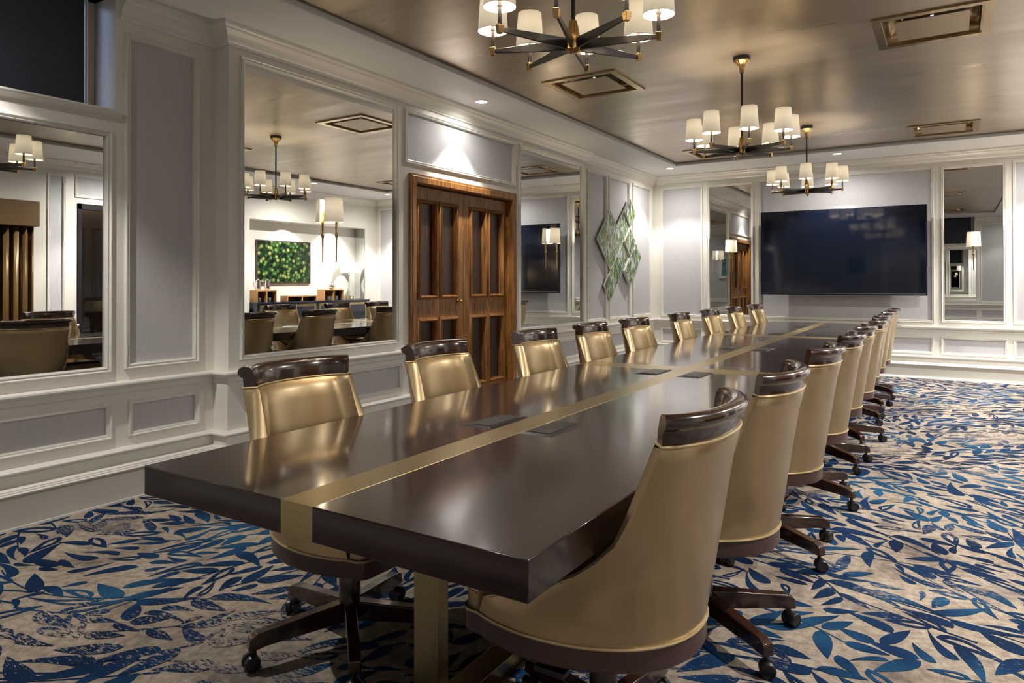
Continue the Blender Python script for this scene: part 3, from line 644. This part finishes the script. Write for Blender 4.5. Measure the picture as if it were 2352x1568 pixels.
for nm, y, z in cells:
    o_ = .055 if nm in 'FGHA' else .035
    dia(y * s_, 1.3 + (z - 1.3) * s_, .016, o_)
q = MB(); q.box((.0, -.15, -.05), (.018, .12, .5)); q.build('backing_bar', M['white'], t)
tag(t, 'cluster of diamond shaped panels printed with a birch forest on the left wall', 'wall art')

# ------------------------------------------------------------------ ceiling grilles and downlights
gproto = None
GR = [(-2.69, 5.63, 'brass square air grille in the ceiling above the near chandelier'), (-.11, 5.56, 'brass square air grille at the upper right, nearer one'),
      (-.08, 9.36, 'brass square air grille at the right, close to the far end of the gold ceiling'), (-2.69, 9.40, 'brass square air grille behind the middle chandelier'),
      (-2.69, 2.0, 'brass square air grille over the near left of the table'), (-.11, 2.0, 'brass square air grille over the near right of the table')]
t = empty('air_grille', (0, 0, ZT)); R = .345
def sqring(mb, r0, z0, r1, z1, mi=0):
    a = [(-r0, -r0, z0), (r0, -r0, z0), (r0, r0, z0), (-r0, r0, z0)]; b_ = [(-r1, -r1, z1), (r1, -r1, z1), (r1, r1, z1), (-r1, r1, z1)]
    mb.add(a + b_, [[i, (i + 1) % 4, 4 + (i + 1) % 4, 4 + i] for i in range(4)], mi)
gm = mat('grille_gold', (.46, .34, .19), .22, 1); gp = mat('grille_plate', (.40, .31, .20), .35, .85)
q = MB(); sqring(q, R, 0, R, -.012); sqring(q, R, -.012, R - .055, -.012); sqring(q, R - .055, -.012, R - .055, -.004); sqring(q, R - .055, -.004, R - .065, -.004); q.build('frame', gm, t)
q = MB()
for (a, b_), (c, d) in zip(((.065, -.004), (.067, .030), (.085, .055), (.12, .07)), ((.067, .030), (.085, .055), (.12, .07), (.15, .072))): sqring(q, R - a, b_, R - c, d)
q.build('throat', gm, t, smooth=True)
q = MB(); sqring(q, R - .15, .072, .01, .072); q.build('duct', M['black'], t)
q = MB(); q.box((-.215, -.215, -.006), (.215, .215, -.001)); q.build('face_plate', gp, t)
for sx in (-1, 1):
    for sy in (-1, 1): q = MB(); q.box((sx * .17 - .006, sy * .17 - .006, -.001), (sx * .17 + .006, sy * .17 + .006, .072)); q.build('bracket', M['chrome'], t)
for i, (x, y, lab) in enumerate(GR):
    o = t if i == 0 else dup(t); o.location = (x, y, ZT - .0005); tag(o, lab, 'air vent', 'ceiling air grilles')
DL = ['recessed downlight in the white soffit above the wooden double door', 'recessed downlight in the far left corner of the soffit', 'recessed downlight in the soffit above the television',
      'recessed downlight in the soffit above the far right mirror',
      'added fill downlight in the right soffit near the sideboard niche', 'added fill downlight in the right soffit outside the glass door', 'added fill downlight in the right soffit beside the curtain', 'recessed downlight in the near right corner of the soffit',
      'recessed downlight in the soffit of the near wall, middle', 'recessed downlight in the near left corner of the soffit']
for i, (x, y, e, cn, fe) in enumerate(DOWN):
    if i == 0:
        t = empty('downlight', (x, y, ZC)); q = MB(); q.lathe([(.066, 0), (.068, -.004), (.056, -.006), (.046, .004)], n=28)
        bmf = q; o = q.build('trim_ring', M['white_metal'], t, smooth=True)
        bm_ = _b.new(); bm_.from_mesh(o.data); _b.ops.delete(bm_, geom=[f for f in bm_.faces if len(f.verts) > 4], context='FACES'); bm_.to_mesh(o.data); bm_.free()
        q = MB(); q.lathe([(.047, -.0008), (.0001, -.0012)], n=28); o = q.build('lens', M['lens'], t); o.visible_shadow = True
        proto = t
    else: t = dup(proto)
    t.location = (x, y, ZC)
    tag(t, DL[i], 'downlight', 'recessed soffit downlights')

# ------------------------------------------------------------------ chandeliers
def open_ends(o):
    bm_ = _b.new(); bm_.from_mesh(o.data); _b.ops.delete(bm_, geom=[f for f in bm_.faces if len(f.verts) > 4], context='FACES'); bm_.to_mesh(o.data); bm_.free()
def make_chandelier():
    t = empty('chandelier', (0, 0, 0))   # origin at hub height
    H = ZT - 2.325 - .0
    q = MB(); q.lathe([(.064, H - .030), (.066, H - .028), (.066, H - .001)], n=32); q.build('canopy', M['bronze'], t, smooth=True, angle=40)
    q = MB(); q.lathe([(.016, H - .125), (.017, H - .11), (.022, H - .08), (.034, H - .055), (.052, H - .040), (.058, H - .030)], n=48, flute=12, amp=.06); q.build('fluted_collar', M['antique_brass'], t, smooth=True, angle=60)
    q = MB(); q.tube([(0, 0, .085), (0, 0, H - .11)], .0088, 10); q.build('stem', M['bronze'], t, smooth=True, angle=40)
    q = MB(); q.lathe([(.004, -.036), (.018, -.034), (.024, -.028), (.034, -.024), (.036, .022), (.031, .026), (.026, .045), (.018, .09), (.014, .105)], n=48, flute=12, amp=.07); q.build('hub', M['antique_brass'], t, smooth=True, angle=60)
    for k in range(8):
        a = empty('arm_anchor') if 0 else None
        q = MB(); R0, R1 = .026, .352
        q.add([(R0, -.006, -.024), (R0, .006, -.024), (R0, .006, .024), (R0, -.006, .024), (R1, -.0045, -.006), (R1, .0045, -.006), (R1, .0045, .013), (R1, -.0045, .013)],
              [[0, 1, 2, 3], [7, 6, 5, 4], [0, 4, 5, 1], [1, 5, 6, 2], [2, 6, 7, 3], [3, 7, 4, 0]])
        arm = q.build('arm', M['bronze'], t, bevel=.0015); arm.rotation_euler = (0, 0, k * PI / 4)
        q = MB(); x = .362
        for z0, z1, r0, r1 in ((-.014, .020, .010, .0145),):
            q.add([(x - r0, -r0, z0), (x + r0, -r0, z0), (x + r0, r0, z0), (x - r0, r0, z0), (x - r1, -r1, z1), (x + r1, -r1, z1), (x + r1, r1, z1), (x - r1, r1, z1)],
                  [[3, 2, 1, 0], [4, 5, 6, 7], [0, 1, 5, 4], [1, 2, 6, 5], [2, 3, 7, 6], [3, 0, 4, 7]])
        q.build('arm_cap', M['antique_brass'], arm, bevel=.002)
        q = MB(); q.tube([(x, 0, .018), (x, 0, .098)], .0085, 10); q.lathe([(.011, .096), (.011, .104), (.008, .106), (.008, .135)], c=(x, 0, 0), n=12); q.build('candle_sleeve', M['bronze'], arm, smooth=True, angle=40)
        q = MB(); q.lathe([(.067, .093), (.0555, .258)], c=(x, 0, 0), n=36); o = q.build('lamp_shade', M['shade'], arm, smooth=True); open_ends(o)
        for r, z in ((.0672, .0935), (.0557, .2575)):
            q = MB(); q.tube([(x + r * math.cos(2 * PI * j / 28), r * math.sin(2 * PI * j / 28), z) for j in range(28)], .0011, 4, closed=True)
            q.build('shade_trim', M['shade_trim'], arm)
        q = MB(); q.lathe([(.001, .135), (.012, .140), (.017, .160), (.013, .185), (.001, .20)], c=(x, 0, 0), n=12); q.build('bulb', M['bulb'], arm, smooth=True).visible_shadow = True
    return t
ch = make_chandelier()
LABC = ['brass and bronze chandelier nearest the camera, cut off by the top of the photo', 'brass and bronze chandelier in the middle of the row', 'brass and bronze chandelier farthest away, in front of the television']
for i, (y, ph) in enumerate(zip(CH_Y, (17, 22, 8))):
    o = ch if i == 0 else dup(ch)
    o.location = (CH_X, y, 2.325); o.rotation_euler = (0, 0, math.radians(ph)); tag(o, LABC[i], 'chandelier', 'chandeliers over the table')
    for k in range(8):
        a = math.radians(ph) + k * PI / 4
        lamp('shade_lamp', 'POINT', (CH_X + .362 * math.cos(a), y + .362 * math.sin(a), 2.325 + .165), 12, WARM, shadow_soft_size=.022)

# ------------------------------------------------------------------ sconces on the mirrors
def make_sconce():
    t = empty('wall_sconce')     # local: +x away from wall, z absolute offset from 1.455
    q = MB(); q.box((.0, -.028, .33), (.010, .028, .43)); q.build('back_plate', M['antique_brass'], t, bevel=.002)
    q = MB(); q.tube([(.008, 0, .38), (.075, 0, .38)], .005, 8); q.tube([(.075, 0, .37), (.075, 0, .40)], .012, 8); q.build('bracket', M['antique_brass'], t, smooth=True)
    pr = [(.002, 0), (.004, .01), (.0055, .10), (.0075, .19), (.0105, .205), (.014, .214), (.0105, .222), (.007, .235), (.0085, .26), (.010, .31), (.013, .335), (.011, .345), (.008, .36), (.008, .40)]
    q = MB(); q.lathe(pr, c=(.075, 0, 0), n=14); q.build('rod', M['antique_brass'], t, smooth=True, angle=60)
    rows = []
    for z, r in ((.315, .082), (.50, .074)): rows.append([(.035 + r * math.cos(a), r * 1.0 * math.sin(a), z) for a in [math.radians(-100 + 200 * k / 28) for k in range(29)]])
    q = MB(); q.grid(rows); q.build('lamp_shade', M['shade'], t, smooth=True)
    q = MB(); q.lathe([(.001, .40), (.012, .405), (.018, .43), (.012, .455), (.001, .465)], c=(.075, 0, 0), n=12); q.build('bulb', M['bulb'], t, smooth=True)
    return t
sc = make_sconce()
SCN = [((XP - .013, 3.84, 1.455), 0, 'brass sconce on the large mirror left of the wooden door'), ((XP - .013, 7.40, 1.455), 0, 'brass sconce on the mirror right of the wooden door'),
       ((-2.90, YB + .013, 1.455), -PI / 2, 'brass sconce on the mirror left of the television'), ((.238, YB + .013, 1.455), -PI / 2, 'brass sconce on the mirror right of the television')]
for i, (loc, rz, lab) in enumerate(SCN):
    o = sc if i == 0 else dup(sc); o.location = loc; o.rotation_euler = (0, 0, rz); tag(o, lab, 'wall lamp', 'sconces on the mirrors')
    p = Vector(loc) + Matrix.Rotation(rz, 3, 'Z') @ Vector((.085, 0, .48)); lamp('sconce_lamp', 'POINT', p, 5, WARM, shadow_soft_size=.02)

# ------------------------------------------------------------------ conference table
TY_0, TY_1, TZ, TT = 1.163, 10.09, .76, .086
def tc(y): f = (y - TY_0) / (TY_1 - TY_0); return -1.361 - .09 * f
def th(y): f = (y - TY_0) / (TY_1 - TY_0); return .662 + .045 * math.sin(PI * f)
t = empty('conference_table', (-1.4, 5.6, 0))
def loc(p): return (p[0] + 1.4, p[1] - 5.6, p[2])
ys = [TY_0 + (TY_1 - TY_0) * k / 32 for k in range(33)]
poly = [(tc(y) - th(y), y) for y in ys] + [(tc(y) + th(y), y) for y in reversed(ys)]
q = MB(); q.prism([(a + 1.4, b_ - 5.6) for a, b_ in poly], TZ - TT, TZ); q.build('tabletop', M['espresso'], t, bevel=.003, angle=50)
E_ = .0007
def band(p0, p1, name, wrap=None):
    q = MB(); q.prism([(a + 1.4, b_ - 5.6) for a, b_ in p1], TZ - .002, TZ + (E_ if name == 'x' else E_ * .5)); return q
SW = .0565
q = band(None, [(tc(y) - SW, y) for y in (TY_0 + .001, TY_1 - .001)] + [(tc(y) + SW, y) for y in (TY_1 - .001, TY_0 + .001)], 'x')
q.box((tc(TY_0) - SW + 1.4, TY_0 - E_ - 5.6, TZ - TT - .0005), (tc(TY_0) + SW + 1.4, TY_0 + .004 - 5.6, TZ + E_)); q.build('brass_strip', M['brass'], t, bevel=.0012)
for y0, y1 in ((4.12, 4.34), (7.19, 7.43)):
    q = band(None, [(tc(y0) - th(y0) - E_, y0), (tc(y0) + th(y0) + E_, y0), (tc(y1) + th(y1) + E_, y1), (tc(y1) - th(y1) - E_, y1)], 'cross')
    for sgn in (-1, 1):
        a = tc(y0) + sgn * th(y0); b2 = tc(y1) + sgn * th(y1)
        q.prism([(a + 1.4 - sgn * .004, y0 - 5.6), (a + 1.4 + sgn * E_, y0 - 5.6), (b2 + 1.4 + sgn * E_, y1 - 5.6), (b2 + 1.4 - sgn * .004, y1 - 5.6)], TZ - TT, TZ)
    q.build('brass_strip', M['brass'], t)
for yl in (1.66, 4.1, 7.1, 9.55):
    xl = tc(yl) + .005
    q = MB(); q.box((xl - .048 + 1.4, yl - 5.6, 0), (xl + .048 + 1.4, yl + .05 - 5.6, TZ - TT)); q.build('leg', M['brass_leg'], t, bevel=.002)
for k in range(3):
    y0, y1 = ((1.71, 4.1), (4.15, 7.1), (7.15, 9.55))[k]
    q = MB(); x0, x1 = tc(y0) + .075, tc(y1) + .075
    q.prism([(x0 - .045 + 1.4, y0 - 5.6), (x0 + .045 + 1.4, y0 - 5.6), (x1 + .045 + 1.4, y1 - 5.6), (x1 - .045 + 1.4, y1 - 5.6)], .0, .055); q.build('stretcher', M['brass'], t, bevel=.002)
pm = mat('anodised_grey', (.03, .029, .031), .3, .6); pl = mat('box_lid', (.022, .021, .022), .4, .3)
pb = None
for yc in (2.26, 4.01 - .0, 5.80, 7.62, 9.08):
    for sx in (-1, 1):
        if pb is None:
            q = MB(); w_, l_ = .0655, .138
            q.add([(-w_, -l_, 0), (w_, -l_, 0), (w_, l_, 0), (-w_, l_, 0), (-w_ + .012, -l_ + .02, .0045), (w_ - .012, -l_ + .02, .0045), (w_ - .012, l_ - .02, .0045), (-w_ + .012, l_ - .02, .0045)],
                  [[4, 5, 6, 7], [0, 1, 5, 4], [1, 2, 6, 5], [2, 3, 7, 6], [3, 0, 4, 7], [3, 2, 1, 0]]); pb = q.build('power_box', pm, t)
            q = MB(); q.box((-w_ + .022, -l_ + .030, .0046), (w_ - .022, l_ - .045, .0062)); q.build('lid', pl, pb, bevel=.0008)
            q = MB(); q.box((-w_ + .020, l_ - .043, .0046), (w_ - .020, l_ - .038, .0052)); q.build('brush_slot', M['black'], pb); o = pb
        else: o = dup(pb, t)
        o.location = loc((tc(yc) + sx * .127 - .003, yc, TZ + .0002))
tag(t, 'long espresso wood conference table with inlaid brass bands and brass legs', 'table')

# ------------------------------------------------------------------ office chairs (local +x = front)
def shell_pt(s, z, off=0.0):
    ZK = [.428, .475, .558, .614, .692, .766, .873, .926, 1.0]; XE = [.245, .228, .020, -.082, -.160, -.196, -.240, -.262, -.272]
    AL = [120, 117, 103, 95, 84, 77, 69, 66, 65]; WD = [.250, .252, .272, .280, .278, .271, .261, .256, .255]; XB = [-.274, -.281, -.292, -.299, -.310, -.322, -.342, -.353, -.366]
    z_ = min(max(z, .428), 1.0)
    for i in range(len(ZK) - 1):
        if z_ <= ZK[i + 1]: break
    f = (z_ - ZK[i]) / (ZK[i + 1] - ZK[i]); L = lambda A: A[i] + (A[i + 1] - A[i]) * f
    xe, al, wd, xb = L(XE), math.radians(L(AL)), L(WD), L(XB)
    def P(s):
        sn = math.sin(s * al); cs = math.cos(s * al)
        sg = abs(sn) ** .92 * (1 if sn >= 0 else -1); ms = abs(math.sin(al)) ** .92
        return Vector((xb + (xe - xb) * (1 - cs) / (1 - math.cos(al)), wd * sg / ms, 0))
    p = P(s); d = (P(s + .01) - P(s - .01)).normalized(); n = Vector((-d.y, d.x, 0))   # n points outward
    return Vector((p.x + n.x * off, p.y + n.y * off, z))
def edge_z(s):  # lower the free edge is handled through xe(z); kept for clarity
    return 0
def make_chair():
    t = empty('office_chair')
    # seat frame
    out = [shell_pt(-1 + 2 * k / 40, .428) for k in range(41)]
    front = [Vector((.278, .248, 0)), Vector((.297, .236, 0)), Vector((.306, .21, 0)), Vector((.310, 0, 0)), Vector((.306, -.21, 0)), Vector((.297, -.236, 0)), Vector((.278, -.248, 0))]
    outline = [(p.x, p.y) for p in out] + [(p.x, p.y) for p in front]
    q = MB(); q.prism([(x * 1.004, y * 1.004) for x, y in outline], .368, .424); q.build('seat_frame', M['frame_wood'], t, bevel=.005)
    q = MB(); q.tube([(x * 1.008, y * 1.008, .427) for x, y in outline], .0042, 6, closed=True); q.build('piping', M['piping'], t, smooth=True)
    # upholstered shell: outer face, rolled edges, inner face
    zs = [.429, .445, .460, .475, .495, .52, .545, .57, .60, .64, .69, .75, .80, .85, .89, .915, .924]; SS = [-1 + 2 * k / 28 for k in range(29)]
    TH = .052
    rows = []
    for z in zs: 
        pf = .004 * math.sin(PI * (z - .43) / .495) + (.004 if z > .88 else 0)
        rows.append([tuple(shell_pt(s, z, pf - (.006 if z > .92 else 0))) for s in SS])
    q = MB(); q.grid(rows)
    irows = []
    for z in zs: irows.append([tuple(shell_pt(s, z, -TH + .0 - (0.008 if abs(s) < .7 and z < .9 else 0) + (.006 if z > .92 else 0))) for s in SS])
    q.grid([r[::-1] for r in irows])
    for e, sg in ((0, 1), (-1, -1)):
        mids = []
        for i, z in enumerate(zs):
            a = Vector(rows[i][e]); b_ = Vector(irows[i][e]); d = (Vector(rows[i][e]) - Vector(rows[i][1 if e == 0 else -2])).normalized(); mids.append(tuple((a + b_) / 2 + d * .010))
        A = [rows[i][e] for i in range(len(zs))]; B_ = [irows[i][e] for i in range(len(zs))]
        q.grid([A, mids, B_] if sg > 0 else [B_, mids, A])
    q.grid([rows[-1], irows[-1]]); q.grid([irows[0], rows[0]])
    q.build('backrest', M['leather'], t, smooth=True, angle=48)
    # seams and top piping
    for sg in (-1, 1):
        q = MB(); q.tube([tuple(shell_pt(sg * .68, z, -TH - .0005)) for z in [.50 + .415 * k / 14 for k in range(15)]], .0014, 5); q.build('seam', M['piping'], t)
        q = MB(); q.tube([tuple(shell_pt(sg * .985, z, .0025)) for z in [.48 + .435 * k / 24 for k in range(25)]], .0012, 5); q.build('seam', M['piping'], t)
    loop = [shell_pt(-1 + 2 * k / 30, .9275, .003) for k in range(31)] + [shell_pt(1 - 2 * k / 30, .9275, -.046) for k in range(31)]
    q = MB(); q.tube([tuple(p) for p in loop], .0042, 6, closed=True); q.build('top_piping', M['piping'], t, smooth=True)
    # carved top rail
    pr = [(-.038, .930), (-.039, .960), (-.036, .985), (-.028, .997), (-.014, 1.002), (.000, 1.001), (.011, .995), (.016, .985), (.015, .975), (.008, .967), (.001, .964), (-.001, .958), (-.001, .930)]
    rr = []
    for k in range(33):
        s = -1.0 + 2.0 * k / 32; base = shell_pt(s, .95)
        rr.append([tuple(shell_pt(s, .95, o) + Vector((-.10 * (z - .95), 0, z - .95))) for o, z in pr])
    q = MB(); q.grid(rr, True); n_ = len(pr)
    q.f.append(list(range(n_))[::-1]); q.m.append(0); q.f.append([32 * n_ + i for i in range(n_)]); q.m.append(0)
    q.build('top_rail', M['mahogany'], t, smooth=True, angle=50)
    # seat cushion
    rows = []
    inn = [shell_pt(-1 + 2 * k / 28, .45, -.048) for k in range(29)]
    ol = [(p.x, p.y) for p in inn] + [(.252, .248), (.285, .240), (.300, .212), (.304, 0), (.300, -.212), (.285, -.240), (.252, -.248)]
    for sc_, z in ((1.0, .430), (1.003, .45), (1.0, .472), (.992, .484), (.965, .494), (.90, .501), (.7, .507), (.35, .511), (.02, .512)): rows.append([(x * sc_ + .0 * (1 - sc_), y * sc_, z) for x, y in ol])
    q = MB(); q.grid(rows, True); q.build('seat', M['leather'], t, smooth=True, angle=60)
    q = MB(); q.tube([(x * 1.0, y * 1.0, .476) for x, y in ol[-7:]], .0025, 5); q.build('seat_piping', M['piping'], t)
    # mechanism, gas lift, hub
    q = MB(); q.box((-.11, -.075, .348), (.12, .075, .376)); q.box((-.05, -.035, .325), (.05, .035, .348)); q.build('tilt_mechanism', M['black'], t, bevel=.006)
    q = MB(); q.tube([(.02, .05, .360), (.03, .20, .352), (.035, .235, .340)], .006, 6); q.box((-.015, .225, .330), (.07, .262, .346)); q.build('height_lever', M['black'], t, bevel=.004)
    q = MB(); q.tube([(0, 0, .20), (0, 0, .335)], .0135, 12); q.build('gas_lift', M['chrome'], t, smooth=True, angle=40)
    q = MB(); q.lathe([(.030, .262), (.030, .270), (.024, .272), (.024, .280), (.019, .281)], n=20); q.build('collar', M['black'], t, smooth=True, angle=40)
    q = MB(); q.lathe([(.036, .075), (.039, .085), (.039, .255), (.035, .264)], n=24); q.build('hub', M['mahogany'], t, smooth=True, angle=40)
    for k in range(5):
        q = MB(); W = .0225
        side = [(.030, .082), (.030, .152), (.325, .122), (.352, .108), (.357, .070), (.318, .070), (.30, .074)]
        q.add([(x, -W * (1 if x < .2 else .9), z) for x, z in side] + [(x, W * (1 if x < .2 else .9), z) for x, z in side], [list(range(7)), list(range(7, 14))[::-1]] + [[i, (i + 1) % 7, 7 + (i + 1) % 7, 7 + i] for i in range(7)])
        leg = q.build('leg', M['mahogany'], t, bevel=.004); leg.rotation_euler = (0, 0, k * 2 * PI / 5)
        q = MB(); Mx = Matrix.Translation((.345, 0, .027)) @ Matrix.Rotation(.5 + .9 * k, 4, 'Z') @ Matrix.Rotation(PI / 2, 4, 'X')
        for sg in (-1, 1): q.lathe([(.012, sg * .028), (.024, sg * .026), (.027, sg * .020), (.027, sg * .009), (.022, sg * .006)], n=20, M=Mx)
        q.lathe([(.0085, .0), (.0085, .05)], c=(.335, 0, .028), n=10)
        q.lathe([(.020, -.007), (.020, .007)], n=12, M=Mx)
        cs = q.build('caster', M['black'], leg, smooth=True, angle=40)
    return t
base_parts = ('leg',)
chair = make_chair()
used = False
def place(x, y, rz, phase, label, group):
    global used
    o = chair if not used else dup(chair); used = True
    o.location = (x, y, 0); o.rotation_euler = (0, 0, rz); tag(o, label, 'chair', group)
    legs = sorted([c for c in bpy.data.objects if c.parent == o and c.name.startswith('leg')], key=lambda c: c.name)
    for k, l in enumerate(legs): l.rotation_euler = (0, 0, math.radians(phase) + k * 2 * PI / 5 - rz)
ORD = ['nearest', 'second', 'third', 'fourth', 'fifth', 'sixth', 'seventh', 'eighth', 'farthest']
LY = [1.83, 2.76, 3.76, 4.61, 5.45, 6.63, 7.64, 8.65, 9.69]; LR = [0, 1.5, -1, 1, -1.5, 2, 0, 1, -1]
LP = [30, 12, 50, 25, 60, 5, 33, 44, 20]
DESC_L = ['nearest gold leather chair on the door side, five star base showing below the table end', 'second gold chair on the door side, in front of the wooden door', 'third gold chair on the door side, right of the wooden door frame',
          'fourth gold chair on the door side, below the mirror beside the door', 'fifth gold chair on the door side, just before the wider gap in the row', 'gold chair on the door side just after the wider gap, below the diamond wall art',
          'third chair from the far end on the door side', 'second chair from the far end on the door side', 'farthest gold chair on the door side, left of the television']
for i in range(9): place(tc(LY[i]) - th(LY[i]) + (.152 if i else .185), LY[i], math.radians(LR[i]), LP[i], DESC_L[i], 'chairs on the door side of the table')
RY = [1.765, 2.60, 3.58, 4.53, 5.46, 6.30, 7.30, 8.12, 8.94]; RP = [12, 36, 41, 49, 32, 20, 38, 30, 42]
DESC_R = ['nearest gold leather chair on the open carpet side, large in the foreground', 'second gold chair on the carpet side, right behind the foreground one', 'third gold chair from the camera on the carpet side', 'fourth gold chair from the camera on the carpet side',
          'middle chair of the nine on the carpet side', 'fourth chair from the far end on the carpet side', 'third chair from the far end on the carpet side', 'second chair from the far end on the carpet side', 'farthest gold chair on the carpet side, in front of the television wall']
for i in range(9): place([-.818, -.80, -.80, -.80, -.815, -.81, -.85, -.86, -.865][i], RY[i], PI + math.radians([0, 1, -1, 1, 0, 2, -1, 0, 1][i]), RP[i], DESC_R[i], 'chairs on the carpet side of the table')
